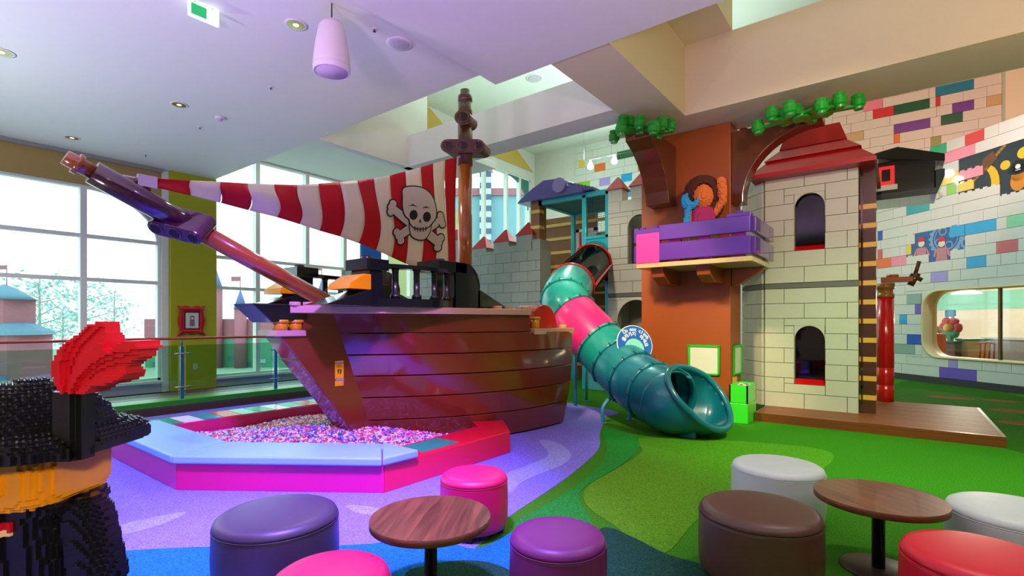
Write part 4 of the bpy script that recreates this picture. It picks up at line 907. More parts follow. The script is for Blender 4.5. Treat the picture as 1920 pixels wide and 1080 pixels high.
MB().box((0, -iw, -ih), (.025, iw, ih)).build('mount', mat('picture_maroon', (74, 18, 34), .5), pf); MB().box((.026, -.125, -.165), (.03, .125, .165)).build('picture', mat('picture_paper', (222, 220, 216), .6), pf)
b = MB().prism([(.031, -.05, -.12), (.031, .05, -.12), (.031, .045, .02), (.031, -.045, .02)], (.002, 0, 0)).build('figure_print', mat('print_grey', (120, 116, 116), .6), pf)
b = MB().cyl((.031, 0, .06), (.034, 0, .06), .045, n=16).build('hair_print', mat('print_hair', (120, 76, 30), .6), pf); b = MB().cyl((.033, 0, .05), (.036, 0, .05), .028, n=16).build('face_print', mat('print_skin', (226, 214, 180)), pf)
p = onX(366, 687, XP); sk = MB().box((0, -.04, -.06), (.012, .04, .06)).build('wall_socket', mat('socket_white', (230, 228, 220), .4), None, bevel=.004); sk.location = (XP, p.y, p.z); tag(sk, 'white double wall socket low on the lime pillar', 'socket')
for z in (-.025, .025): MB().box((.0121, -.018, z - .014), (.014, .018, z + .014)).build('outlet', mat('outlet_grey', (170, 168, 160), .4), sk)
bl = MB().box((-7.66, 5.52, 0), (-7.6, 5.95, 2.9)).build('panel_board', mat('panel_blue', (10, 90, 170), .4), None, bevel=.01); tag(bl, 'tall blue panel standing behind the ship under the sail', 'panel')

# ================================================================== CASTLE PLAYHOUSE
def arch_fill(parent, u0, u1, zs, zt, y, d, m, name='arch_block'):
    """block filling the corners of an opening above a round arch"""
    c, r1, r2 = (u0 + u1) / 2, (u1 - u0) / 2, zt - zs; n = 16
    arc = [(c - r1 * math.cos(PI * k / n), zs + r2 * math.sin(PI * k / n)) for k in range(n + 1)]
    b = MB(); vs = []
    for yy in (y - d, y): vs += [(a, yy, z) for a, z in arc] + [(a, yy, zt + .001) for a, z in arc]
    N = n + 1
    for k in range(n):
        b.add([vs[k], vs[k + 1], vs[N + k + 1], vs[N + k]], [(0, 1, 2, 3)]); b.add([vs[2 * N + k], vs[2 * N + k + 1], vs[3 * N + k + 1], vs[3 * N + k]], [(3, 2, 1, 0)])
        b.add([vs[k], vs[k + 1], vs[2 * N + k + 1], vs[2 * N + k]], [(3, 2, 1, 0)], True)
    return b.build(name, m, parent)
T_grey = mat('castle_block', (196, 192, 176), .3, var=.04, coat=.25); T_dark = mat('castle_band', (104, 102, 96), .35)
T_mort = mat('castle_joint', (150, 146, 132), .7); M_in = mat('interior_dark', (60, 48, 42), .6)
M_plank = wood('platform_wood', (158, 84, 40), (112, 54, 24), .5, 0, 1.6, .0)
# wooden platform
pf_ = thing('wood_platform', 'low reddish wooden plank platform in front of the castle tower', 'platform', (-.38, 9.7, 0))
for k in range(18):
    y0 = 8.45 + k * .1445; unit_box('plank', M_plank, pf_, (-1.40, y0 - 9.7, .10), (1.34, y0 - 9.7 + .141, .13 + .0008 * (k % 3)))
unit_box('fascia', wood('platform_fascia', (132, 64, 28), (96, 44, 18), .35, 0, 1.6, .2), pf_, (-1.40, 8.40 - 9.7, 0), (1.38, 8.45 - 9.7, .131)); unit_box('fascia', MATS['platform_fascia'], pf_, (1.342, 8.45 - 9.7, 0), (1.38, 11.05 - 9.7, .131))
unit_box('bearer', M_in, pf_, (-1.38, -1.2, 0), (1.3, 1.3, .098))

# right tower
M_cap = mat('cap_red', (170, 10, 14), .4, var=.04)
OX, OY = -1.15, 9.25
tw = thing('castle_tower', 'pale grey block tower with red roof and two arched openings', 'tower', (OX, OY, .13))
H1 = (-1.36 - OX, -.94 - OX, 2.52, 3.42); H2 = (-1.36 - OX, -.94 - OX, .39, 1.32)
ul, ur = -1.79 - OX, -.51 - OX
cw = MB(); cw.box((ul, 0, 0), (H1[0], .15, 3.8)); cw.box((H1[1], 0, 0), (ur, .15, 3.8))
for a, c in ((0, H2[2]), (H2[3], H1[2]), (H1[3], 3.8)): cw.box((H1[0], 0, a), (H1[1], .15, c))
cw.box((ur - .1, .15, 0), (ur, 1.5, 3.8)); cw.box((ul, 1.4, 0), (ur - .1, 1.5, 3.8)); cw.box((ul, .15, 1.85), (ur - .1, 1.4, 1.95))
cw.build('tower_shell', T_mort, tw)
LN = (.57,)
bricks(tw, ul, ur, 0, 1.92, .24, LN, T_grey, holes=[H2], seed=31); bricks(tw, ul, ur, 2.01, 3.79, .254, LN, T_grey, holes=[H1], seed=32)
unit_box('band', T_dark, tw, (ul, -.045, 1.925), (ur, 0, 2.005))
for h in (H1, H2):
    arch_fill(tw, h[0] + .002, h[1] - .002, h[3] - .22, h[3], 0, .05, T_grey)
    MB().prism([(h[0], -.04, h[2]), (h[0], .14, h[2]), (h[0], .14, h[2] + .14)], (h[1] - h[0], 0, 0)).build('window_sill', M_redp, tw)
    unit_box('window_glass', glass('smoked_glass', (190, 180, 170), .05, .7), tw, (h[0], .06, h[2] + .05), (h[1], .065, h[3]))
sw = MB().box((0, 0, 0), (.60, .08, 3.8)).build('side_wall', T_mort, tw); sw.location = (-2.21 - OX, 9.67 - OY, 0); sw.rotation_euler.z = -PI / 4
bricks(sw, 0.0, .575, 0, 1.92, .24, (.3, .29), T_grey, seed=33); bricks(sw, 0, .575, 2.01, 3.79, .254, (.3, .29), T_grey, seed=34); unit_box('band', T_dark, sw, (0, -.045, 1.925), (.575, 0, 2.005))
def frustum(b, x0, x1, y0, y1, z0, X0, X1, Y0, Y1, z1):
    b.add([(x0, y0, z0), (x1, y0, z0), (x1, y1, z0), (x0, y1, z0), (X0, Y0, z1), (X1, Y0, z1), (X1, Y1, z1), (X0, Y1, z1)], [(0, 3, 2, 1), (4, 5, 6, 7), (0, 1, 5, 4), (1, 2, 6, 5), (2, 3, 7, 6), (3, 0, 4, 7)]); return b
for k, (e0, e1, za, zb) in enumerate(((-.02, .22, 3.76, 4.0), (.17, .40, 4.0, 4.22), (.36, .46, 4.20, 4.50))):
    b = MB(); frustum(b, -1.95 + e0, -.30 - e0, 8.93 + e0, 10.9 - e0, za, -1.95 + e1, -.30 - e1, 8.93 + e1, 10.9 - e1, zb)
    if k == 0: b.box((-1.97, 8.91, 3.70), (-.28, 10.9, 3.76))
    o = b.build('roof_tier', M_cap, tw); o.location = (-OX, -OY, -.0)
# striped post and red column beside the tower
sp_ = thing('striped_post', 'dark brown post with yellow-tan bands at the right corner of the tower', 'post', (-.40, 9.48, .13))
unit_box('core', mat('post_brown', (74, 36, 22), .25, coat=.4), sp_, (-.10, -.12, 0), (.10, .12, 3.8))
for k in range(11): unit_box('band', mat('post_tan', (216, 160, 60), .35), sp_, (-.105, -.125, .20 + k * .289), (.105, .125, .275 + k * .289))
unit_box('acrylic_edge', glass('red_acrylic', (230, 120, 100), .15, .8), sp_, (-.085, -.145, .02), (-.06, -.126, 3.7))
rc_ = thing('red_column', 'glossy red round column with a tan collar behind the striped post', 'column', (-.22, 11.0, .13))
b = MB().lathe([(.125, 0), (.125, .28), (.118, .285), (.125, .29), (.125, .58), (.118, .585), (.125, .59), (.125, 1.80)], 24); b.build('shaft', M_redp, rc_)
MB().lathe([(.115, 1.80), (.135, 1.81), (.135, 1.86), (.115, 1.87), (.115, 1.95), (.135, 1.96), (.135, 2.05)], 24).build('collar', mat('collar_tan', (150, 96, 40), .3, coat=.3), rc_)
# wooden perch with a crank on the column
pc = thing('wooden_perch', 'small brown perch with a twisted crank beside the red column', 'perch', (-.22, 11.0, 2.19))
MB().box((-.06, -.16, 0), (.38, .12, .09)).build('plank', M_mastl, pc, bevel=.01); MB().cyl((.1, -.02, .09), (.1, -.02, .14), .09, n=18).build('stud', M_mastl, pc)
MB().cyl((.34, -.1, -.06), (.44, -.1, .14), .05, n=10).cyl((.40, -.1, .1), (.46, -.1, .34), .03, n=8).cyl((.34, -.1, .12), (.5, -.1, .02), .035, n=8).build('crank', M_mast, pc)
# black cabin beyond the roof
cb = thing('black_cabin', 'black block cabin with slanted roof and small red-lit window', 'cabin', (.05, 11.0, 3.6))
MB().box((-.42, 0, .12), (.40, .9, .70)).build('walls', M_black, cb, bevel=.01)
MB().prism([(-.46, -.08, .86), (-.46, -.08, .78), (.52, -.08, .56), (.52, -.08, .68), (-.1, -.08, .92)], (0, 1.1, 0)).build('roof', M_black, cb, bevel=.01)
MB().prism([(-.44, -.06, .04), (.42, -.06, .04), (.52, -.06, .32), (.52, -.06, .44), (.40, -.06, .44), (.40, -.06, .14), (-.44, -.06, .14)], (0, .9, 0)).build('hull_beam', mat('cabin_glaze', (60, 66, 72), .12, coat=.6), cb, bevel=.008)
MB().box((-.36, -.03, .30), (-.14, 0.0, .62)).build('window_glow', mat('lit_red_window', (214, 30, 30), .4, emit=.5), cb)
MB().box((-.32, -.05, .36), (-.20, -.031, .56)).build('window_print', M_black, cb); MB().box((-.40, -.05, .20), (-.10, 0, .29)).build('sill', mat('socket_white', (230, 228, 220)), cb)
MB().box((-.75, .1, .2), (-.42, .4, .5)).build('support_beam', M_black, cb)

# left tower behind the tree
OX2, OY2 = -4.35, 10.05
t2 = thing('castle_tower', 'grey block tower with red cap behind the slide, left of the brown trunk', 'tower', (OX2, OY2, 0))
a0, a1 = -5.05 - OX2, -3.55 - OX2
W2 = (-4.59 - OX2, -4.10 - OX2, 2.74, 3.76); D2 = (-4.83 - OX2, -4.0 - OX2, 0, 1.98)
sh = MB(); sh.box((a0, 0, 0), (D2[0], .15, 4.1)); sh.box((W2[1] + .1, 0, 0), (a1, .15, 4.1)); sh.box((D2[0], 0, D2[3]), (W2[0], .15, 4.1)); sh.box((W2[0], 0, D2[3]), (W2[1] + .1, .15, W2[2])); sh.box((W2[0], 0, W2[3]), (W2[1] + .1, .15, 4.1))
sh.box((a0, .8, 0), (a1, .95, 4.1)).box((a0, .15, 0), (a0 + .1, .8, 4.1)); sh.build('tower_shell', T_mort, t2)
bricks(t2, a0, a1, 0, 2.04, .255, LN, T_grey, holes=[D2], seed=41); bricks(t2, a0, a1, 2.13, 4.1, .2465, LN, T_grey, holes=[W2], seed=42)
unit_box('band', T_dark, t2, (a0, -.045, 2.05), (a1, 0, 2.125)); arch_fill(t2, W2[0], W2[1], W2[3] - .25, W2[3], 0, .05, T_grey); arch_fill(t2, D2[0], D2[1], D2[3] - .42, D2[3], 0, .05, T_grey)
M_cap = mat('cap_red', (170, 10, 14), .4, var=.04)
def pyr(b, x, y, z, w, h, d): 
    b.add([(x - w, y - d, z), (x + w, y - d, z), (x + w, y + d, z), (x - w, y + d, z), (x - w * .1, y, z + h), (x + w * .1, y, z + h)], [(0, 3, 2, 1), (0, 1, 5, 4), (1, 2, 5), (2, 3, 4, 5), (3, 0, 4)]); return b
for x in (-4.88, -4.35, -3.85):
    unit_box('merlon', T_grey, t2, (x - .16 - OX2, -.05, 4.1), (x + .16 - OX2, .25, 4.36)); pyr(MB(), x - OX2, .1, 4.36, .21, .30, .2).build('red_cap', M_cap, t2)
# castle curtain wall
OX3 = -9.0
cwl = thing('castle_wall', 'grey block castle wall with red peaked merlons behind the ship', 'wall', (OX3, 10.05, 0))
MB().box((-11.2 - OX3, 0, 0), (-6.82 - OX3, .4, 3.25)).build('wall_core', T_mort, cwl)
C_grey = mat('curtain_block', (132, 134, 124), .35, var=.05, coat=.2)
bricks(cwl, -11.2 - OX3, -6.82 - OX3, 1.0, 3.25, .25, (.5,), C_grey, seed=51)
for i, x in enumerate((-10.9, -9.75, -8.76, -8.02, -7.30)):
    zz = (3.25, 3.62, 3.32, 3.42, 3.52)[i]; unit_box('merlon', C_grey, cwl, (x - .24 - OX3, -.05, 3.25), (x + .24 - OX3, .35, zz + .12)); pyr(MB(), x - OX3, .15, zz + .12, .27, .34, .22).build('red_cap', M_cap, cwl)
for i, x in enumerate((-8.38, -7.64, -6.95)): unit_box('parapet_block', C_grey, cwl, (x - .14 - OX3, -.05, 3.25), (x + .12 - OX3, .35, 3.32 + .09 * i))

# log cabin with purple roof and teal play frame
M_log = mat('log_brown', (132, 82, 36), .4, var=.1); M_logt = mat('log_band', (220, 178, 92), .4); M_teal = mat('teal_steel', (26, 176, 186), .35, coat=.2); M_pur = mat('purple_roof', (84, 70, 140), .3, coat=.3)
lc = thing('log_cabin', 'brown banded log cabin with purple roof behind the slide', 'cabin', (-6.9, 10.2, 0))
unit_box('corner_post', M_log, lc, (-.27, -.1, 0), (-.02, .2, 4.5))
MB().box((-1.2, 1.7, 0), (.55, 1.8, 4.4)).box((.55, 1.7, 0), (1.9, 1.8, 2.5)).box((.95, 1.7, 2.5), (1.9, 1.8, 4.4)).build('rear_wall', M_log, lc)
for k in range(11): unit_box('band', M_logt, lc, (-.28, -.11, .35 + k * .38), (-.01, .1, .43 + k * .38)); unit_box('band', M_logt, lc, (-1.2, 1.66, .35 + k * .38), (1.9, 1.7, .43 + k * .38))
wf = MB().box((.02, 1.58, 2.45), (.62, 1.66, 2.53)).box((.02, 1.58, 3.9), (.62, 1.66, 3.98)).box((.02, 1.58, 2.45), (.1, 1.66, 3.98)).box((.54, 1.58, 2.45), (.62, 1.66, 3.98)).box((.1, 1.58, 3.18), (.54, 1.66, 3.26)).build('window_frame', M_frame, lc)
MB().box((.1, 1.63, 2.53), (.3, 1.67, 3.9)).build('shutter', M_redp, wf); MB().box((.3, 1.62, 2.53), (.54, 1.64, 3.9)).build('pane', mat('pale_blind', (210, 224, 226), .5), wf)
MB().prism([(-.58, -.25, 4.42), (1.25, -.25, 4.42), (1.25, -.25, 4.50), (.75, -.25, 4.68), (.55, -.25, 4.84), (.2, -.25, 4.86), (-.12, -.25, 4.72), (-.5, -.25, 4.50)], (0, .9, 0)).build('roof', M_pur, lc, bevel=.01)
MB().cyl((.66, -.32, 4.66), (.66, .2, 4.66), .17, n=20).build('roof_roll', mat('purple_light', (130, 118, 170), .3), lc)
for k in range(7): unit_box('roof_step', M_pur, lc, (.85 + k * .09, -.2, 4.46), (.93 + k * .09, .3, 4.70 - k * .03))
for k in range(3): MB().cyl((.0 + k * .25, .1, 4.8), (.0 + k * .25, .1, 4.92), .06, n=14).build('stud', M_pur, lc)
fr = thing('play_frame', 'teal steel play frame with netting above the tube slide', 'play frame', (-5.9, 10.2, 0))
for (x, y) in ((.2, -.05), (.78, -.05), (-1.02, 1.5), (.78, 1.5)): MB().box((x - .05, y - .05, 0), (x + .05, y + .05, 4.4)).build('post', M_teal, fr, bevel=.008)
for (a, c) in (((-1.05, -.1, 4.33), (.83, .0, 4.44)), ((-1.05, 1.45, 4.33), (.83, 1.55, 4.44)), ((-1.05, -.1, 4.33), (-.95, 1.55, 4.44)), ((.25, -.1, 2.42), (.83, 0, 2.5)), ((.25, -.1, 3.38), (.83, 0, 3.44))): MB().box(a, c).build('beam', M_teal, fr)
MB().box((-.95, 0, 4.36), (.73, 1.45, 4.40)).build('canopy', mat('teal_mesh', (20, 110, 116), .6), fr)
b = MB()
for k in range(13): b.cyl((.26 + k * .04, -.05, 3.44), (.26 + k * .04, -.05, 4.34), .004, n=4)
for k in range(22): b.cyl((.25, -.05, 3.46 + k * .041), (.75, -.05, 3.46 + k * .041), .004, n=4)
o = b.build('netting', mat('net_dark', (20, 50, 56), .6), fr); o['kind'] = 'stuff'
MB().box((.25, -.06, 2.5), (.73, -.03, 3.38)).build('panel', M_teal, fr); MB().box((-.05, .6, 2.4), (.2, .66, 3.5)).build('panel', M_teal, fr)
MB().box((-1.0, 0, 2.3), (.8, 1.5, 2.42)).build('platform', M_log, fr); MB().box((.25, -.05, .0), (.73, -.01, 1.4)).build('panel', mat('teal_light', (90, 180, 190), .4), fr)

# ================================================================== TREE
M_trunk = mat('trunk_orange_brown', (158, 74, 18), .42, var=.07, scale=1.5); M_tbr = mat('branch_brown', (96, 46, 24), .22, coat=.4, var=.05)
tree = thing('brick_tree', 'huge square brown brick-style tree trunk with green leaf sprays', 'tree', (-2.9, 8.9, 0))
def TR(b, name, m, parent=None, **k):
    o = b.build(name, m, parent or tree, **k)
    if parent is None: o.matrix_parent_inverse = Matrix.Translation((2.9, -8.9, 0))
    return o
TR(MB().box((-3.64, 8.5, 0), (-2.15, 9.15, 4.69)), 'trunk', M_trunk, bevel=.01)
# left bracket branch
pr = [(7.36, 4.47), (7.36, 4.33)] + [(8.44 - 1.02 * math.cos(t) * 1.0, 3.50 + .80 * math.sin(t)) for t in [PI / 2 * (1 - k / 12) for k in range(13)]]
pr = [(7.36, 4.47), (7.36, 4.33), (7.62, 4.22), (7.85, 4.05), (8.02, 3.86), (8.13, 3.66), (8.18, 3.46), (8.5, 3.46), (8.5, 4.47)]
TR(MB().prism([(-3.42, y, z) for y, z in pr], (.40, 0, 0)), 'branch', M_tbr, bevel=.012)
# right arch branch: two pieces like big bricks
ac = [(-2.15, 3.40), (-1.98, 3.40)] + [(-1.98 + 1.02 * (1 - math.cos(t)), 3.45 + .98 * math.sin(t)) for t in [PI / 2 * k / 14 for k in range(1, 15)]] + [(-.90, 4.43), (-.90, 4.54), (-2.15, 4.54)]
TR(MB().prism([(x, 8.55, z) for x, z in ac], (0, .3, 0)), 'branch', M_tbr, bevel=.01)
for k in range(5): TR(MB().cyl((-2.0 + k * .24, 8.7, 4.54), (-2.0 + k * .24, 8.7, 4.60), .06, n=16), 'stud', M_tbr)
M_leafp = mat('leaf_plastic', (16, 150, 34), .28, coat=.3, var=.05)
def leaf_spray(c, arms, tilt):
    hub = TR(MB().cyl((0, 0, -.03), (0, 0, .05), .11, n=16), 'leaf_spray', M_leafp); hub.location = c; hub.rotation_euler = tilt
    stems = MB()
    for ang, L, zz in arms:
        d = Vector((math.cos(ang), math.sin(ang), 0)); p = Vector((-d.y, d.x, 0)); e = d * L
        stems.prism([p * .06, e + p * .035, e - p * .035, -p * .06], (0, 0, .03))
        MB().lathe([(.0, -.05), (.055, -.05), (.062, -.02), (.085, 0), (.088, .07), (.075, .10), (.075, .14), (.055, .145), (.05, .11), (.0, .11)], 18, (e.x, e.y, zz), smooth=False).build('leaf_cup', M_leafp, hub)
    stems.build('leaf_stem', M_leafp, hub)
leaf_spray((-3.18, 7.45, 4.42), [(.2, .42, .06), (.75, .30, .0), (1.5, .45, .0), (2.2, .36, .05), (2.9, .46, -.02), (3.5, .30, .12), (4.1, .46, -.06), (4.7, .28, .03), (5.2, .44, -.10), (5.8, .34, .02), (3.1, .20, .14)], (.05, .03, .3))
leaf_spray((-1.10, 8.0, 4.34), [(.1, .68, .02), (.5, .40, .08), (1.1, .35, .05), (2.3, .32, .10), (2.9, .55, -.02), (3.3, .36, .06), (4.2, .30, .0), (5.4, .34, -.06), (6.0, .46, .02), (1.7, .2, .12)], (-.02, -.06, .2))
# white boards on the trunk
def board(M4, w, h, label):
    t = thing('white_board', label, 'board'); t.matrix_world = M4
    MB().box((-w, -.03, -h), (-w + .03, 0, h)).box((w - .03, -.03, -h), (w, 0, h)).box((-w, -.03, -h), (w, 0, -h + .03)).box((-w, -.03, h - .03), (w, 0, h)).build('frame', mat('board_green', (40, 190, 40), .4), t, bevel=.006)
    MB().box((-w + .03, -.015, -h + .03), (w - .03, -.002, h - .03)).build('board', mat('board_white', (224, 220, 208), .35), t)
board(Matrix.Translation((-2.56, 8.5, .89)), .25, .24, 'green framed white board on the front of the brown trunk')
board(Matrix.Translation((-2.15, 8.88, .89)) @ Matrix.Rotation(PI / 2, 4, 'Z'), .23, .24, 'green framed white board on the right side of the brown trunk')
ns = MB().box((-2.149, 8.62, .50), (-2.14, 8.86, .63)).build('label_sign', mat('sign_yellow', (246, 200, 10)), None); tag(ns, 'small yellow sign under the side white board', 'sign')
bx = thing('brick_bin', 'bright green bin full of small bricks at the foot of the trunk', 'bin', (-1.92, 8.3, 0))
M_bin = mat('bin_green', (60, 220, 50), .3, coat=.3)
MB().box((-.13, -.27, 0), (.13, .27, .30)).build('lower_box', M_bin, bx, bevel=.01)
MB().box((-.13, -.27, .305), (.13, -.25, .57)).box((-.13, .25, .305), (.13, .27, .57)).box((-.13, -.27, .305), (-.11, .27, .57)).box((.11, -.27, .305), (.13, .27, .57)).box((-.12, -.26, .305), (.12, .26, .5)).build('upper_box', M_bin, bx)
b = MB()
for k in range(160):
    x, y = rr.uniform(-.10, .10), rr.uniform(-.24, .24); b.box((x, y, .50 + rr.random() * .03), (x + .02, y + .014, .52 + rr.random() * .04), rr.randrange(12))
o = b.build('small_bricks', [MATS['bead_%d' % k] for k in range(12)], bx); o['kind'] = 'stuff'

# ------------------------------------------------------------------ balcony
M_bp = mat('balcony_purple', (92, 46, 156), .22, coat=.5, var=.04); M_bk = mat('balcony_pink', (214, 60, 160), .25, coat=.4, var=.03)
bal = thing('balcony', 'purple and pink plank balcony on a tan plate fixed to the tree', 'balcony', (-2.5, 8.1, 2.43))
def BL(b, name, m, **k):
    o = b.build(name, m, bal, **k); o.matrix_parent_inverse = Matrix.Translation((2.5, -8.1, -2.43)); return o
BL(MB().box((-3.34, 7.6, 2.36), (-1.64, 8.49, 2.43)).box((-2.14, 8.49, 2.36), (-1.64, 8.72, 2.43)), 'floor_plate', M_deck, bevel=.006)
for za, zb in ((2.46, 2.72), (2.77, 3.0)):
    BL(MB().box((-2.96, 7.58, za), (-1.66, 7.66, zb)), 'front_plank', M_bp, bevel=.01)
    BL(MB().box((-1.69, 7.70, za + .01), (-1.61, 8.95, zb - .0)), 'side_plank', M_bp, bevel=.01)
    BL(MB().box((-3.4, 7.64, za), (-3.32, 8.45, zb)), 'side_plank', M_bp, bevel=.01)
BL(MB().box((-3.34, 7.59, 2.43), (-2.96, 7.69, 2.90)), 'end_panel', M_bk, bevel=.008); BL(MB().box((-3.36, 7.60, 2.90), (-2.80, 7.72, 2.97)), 'cap_plate', M_bp, bevel=.006)
for x in (-2.75, -1.84, -2.3): BL(MB().box((x - .09, 7.67, 2.43), (x + .09, 7.75, 2.99)), 'rail_post', M_bk)
BL(MB().box((-1.98, 7.60, 3.0), (-1.66, 7.78, 3.05)), 'cap_plate', M_bp, bevel=.006)
for x in (-3.25, -3.05, -2.88, -1.82): BL(MB().cyl((x, 7.66, 2.97 if x < -2 else 3.05), (x, 7.66, 3.0 if x < -2 else 3.085), .05, n=16), 'stud', M_bp)
for x in (-3.05, -2.35):
    BL(MB().prism([(x - .1, 8.5, 2.36), (x - .1, 7.72, 2.36), (x - .1, 7.78, 2.22), (x - .1, 8.0, 2.12), (x - .1, 8.5, 2.12)], (.2, 0, 0)), 'bracket', M_trunk, bevel=.01)
BL(MB().prism([(-2.14, 8.52, 2.36), (-1.66, 8.52, 2.36), (-1.72, 8.52, 2.30), (-2.05, 8.52, 2.10), (-2.14, 8.52, 2.08)], (0, .18, 0)), 'bracket', M_trunk, bevel=.01)
# generic block figure standing on the balcony
fg = thing('block_figure', 'small block-built figure with brown hair and raised arm on the balcony', 'figure', (-2.42, 7.98, 2.43), YAW * .6)
def vox(fn, lo, hi, c):
    """stepped block surface of an inside-function on a grid"""
    n = [int(math.ceil((hi[i] - lo[i]) / c)) for i in range(3)]
    X, Y, Z = np.meshgrid(*[lo[i] + (np.arange(n[i]) + .5) * c for i in range(3)], indexing='ij')
    return fn(X, Y, Z), lo, c
def vox_mesh(V, name, m, parent, mats_idx=None):
    occ, lo, c = V; occ = np.pad(occ, 1); verts = []; faces = []; mi = []
    dirs = [((1, 0, 0), [(1, 0, 0), (1, 1, 0), (1, 1, 1), (1, 0, 1)]), ((-1, 0, 0), [(0, 1, 0), (0, 0, 0), (0, 0, 1), (0, 1, 1)]), ((0, 1, 0), [(1, 1, 0), (0, 1, 0), (0, 1, 1), (1, 1, 1)]),
            ((0, -1, 0), [(0, 0, 0), (1, 0, 0), (1, 0, 1), (0, 0, 1)]), ((0, 0, 1), [(0, 0, 1), (1, 0, 1), (1, 1, 1), (0, 1, 1)]), ((0, 0, -1), [(0, 1, 0), (1, 1, 0), (1, 0, 0), (0, 0, 0)])]
    vs = []; 
    for d, q in dirs:
        nb = np.roll(occ, [-k for k in d], (0, 1, 2)); idx = np.argwhere(occ & ~nb)
        if len(idx): vs.append((idx[:, None, :] - 1 + np.array(q)[None]).reshape(-1, 3) * c + np.array(lo))
    A = np.concatenate(vs); nf = len(A) // 4
    me = bpy.data.meshes.new(name); me.vertices.add(len(A)); me.vertices.foreach_set('co', A.astype(np.float32).ravel())
    me.loops.add(nf * 4); me.loops.foreach_set('vertex_index', np.arange(nf * 4, dtype=np.int32)); me.polygons.add(nf); me.polygons.foreach_set('loop_start', np.arange(0, nf * 4, 4, dtype=np.int32))
    me.update(calc_edges=True); me.validate(); me.materials.append(m)
    o = bpy.data.objects.new(name, me); COL.objects.link(o); o.parent = parent; return o
def ell(X, Y, Z, c, r, p=2): return (np.abs((X - c[0]) / r[0]) ** p + np.abs((Y - c[1]) / r[1]) ** p + np.abs((Z - c[2]) / r[2]) ** p) < 1
def caps(X, Y, Z, a, b_, r0, r1=None):
    r1 = r1 or r0; a = np.array(a); d = np.array(b_) - a; L = (d ** 2).sum()
    t = np.clip(((X - a[0]) * d[0] + (Y - a[1]) * d[1] + (Z - a[2]) * d[2]) / L, 0, 1)
    return ((X - a[0] - t * d[0]) ** 2 + (Y - a[1] - t * d[1]) ** 2 + (Z - a[2] - t * d[2]) ** 2) < (r0 + (r1 - r0) * t) ** 2
c = .016; lo, hi = (-.42, -.3, 0), (.42, .3, 1.5)
M_hair = mat('figure_hair', (72, 22, 8), .6, spec=.2); M_skin = mat('figure_skin', (212, 100, 24), .5, spec=.2); M_top = mat('figure_magenta', (170, 8, 96), .5, spec=.2); M_skirt = mat('figure_yellow', (236, 208, 60), .4); M_tool = mat('figure_blue', (10, 140, 200), .5, spec=.2)
vox_mesh(vox(lambda X, Y, Z: (ell(X, Y, Z, (0, .06, 1.08), (.27, .2, .27)) | ell(X, Y, Z, (.04, .1, .88), (.27, .16, .26))) & ~ell(X, Y, Z, (0, -.14, 1.0), (.15, .16, .2)), lo, hi, c), 'hair', M_hair, fg)
vox_mesh(vox(lambda X, Y, Z: ell(X, Y, Z, (0, -.02, 1.0), (.155, .15, .19)) | caps(X, Y, Z, (0, 0, .8), (0, 0, .9), .05), lo, hi, c), 'head', M_skin, fg)
vox_mesh(vox(lambda X, Y, Z: ell(X, Y, Z, (0, 0, .66), (.17, .12, .2), 3), lo, hi, c), 'top', M_top, fg)
vox_mesh(vox(lambda X, Y, Z: ell(X, Y, Z, (0, 0, .36), (.2, .15, .16), 3), lo, hi, c), 'skirt', M_skirt, fg)
for s in (-1, 1): vox_mesh(vox(lambda X, Y, Z: caps(X, Y, Z, (s * .08, 0, .02), (s * .08, 0, .28), .06), lo, hi, c), 'leg', M_skin, fg)
vox_mesh(vox(lambda X, Y, Z: caps(X, Y, Z, (.17, 0, .76), (.28, -.04, .92), .055) | caps(X, Y, Z, (.28, -.04, .92), (.25, -.08, 1.2), .06, .07) , lo, hi, c), 'arm', M_skin, fg)
vox_mesh(vox(lambda X, Y, Z: caps(X, Y, Z, (-.17, 0, .76), (-.26, -.05, .55), .055), lo, hi, c), 'arm', M_skin, fg)
wk = thing('wrench', 'bright blue block-built spanner held by the balcony figure', 'tool', (-2.42, 7.98, 2.43), YAW * .6)
vox_mesh(vox(lambda X, Y, Z: (caps(X, Y, Z, (-.27, -.14, .45), (-.22, -.14, .82), .045) | (ell(X, Y, Z, (-.20, -.14, .92), (.13, .05, .13)) & ~ell(X, Y, Z, (-.16, -.14, 1.0), (.07, .2, .1)))), lo, hi, c), 'handle', M_tool, wk)

# ================================================================== TUBE SLIDE
sl = thing('tube_slide', 'teal and pink enclosed tube slide curling down to a blue open mouth', 'slide', (-3.5, 7.4, 0))
def SLD(b, name, m, parent=None, **k):
    o = b.build(name, m, parent or sl, **k)
    if parent is None: o.matrix_parent_inverse = Matrix.Translation((3.5, -7.4, 0))
    return o
key = [(1120, 484, 11.6), (1096, 508, 10.5), (1070, 538, 9.5), (1060, 566, 8.9), (1078, 596, 8.6), (1106, 627, 8.35), (1134, 656, 8.12), (1160, 684, 7.85), (1188, 710, 7.5), (1222, 734, 7.12), (1258, 752, 6.8)]
path = spline([atD(*k) for k in key], 10, False); NP = len(path); RT = .415
tang = [(path[min(NP - 1, i + 1)] - path[max(0, i - 1)]).normalized() for i in range(NP)]
frames = []
for i in range(NP):
    T = tang[i]; sdir = T.cross(Vector((0, 0, 1))).normalized(); upv = sdir.cross(T).normalized(); frames.append((sdir, upv))
M_st = mat('slide_teal', (16, 148, 136), .28, coat=.3, var=.04); M_sp = mat('slide_pink', (232, 40, 130), .3, coat=.3, var=.04); M_sb = mat('slide_petrol', (12, 106, 126), .24, coat=.35, var=.05); M_sb2 = mat('slide_blue_green', (14, 122, 132), .26, coat=.35, var=.05)
M_seam = mat('slide_seam', (20, 44, 48), .4)
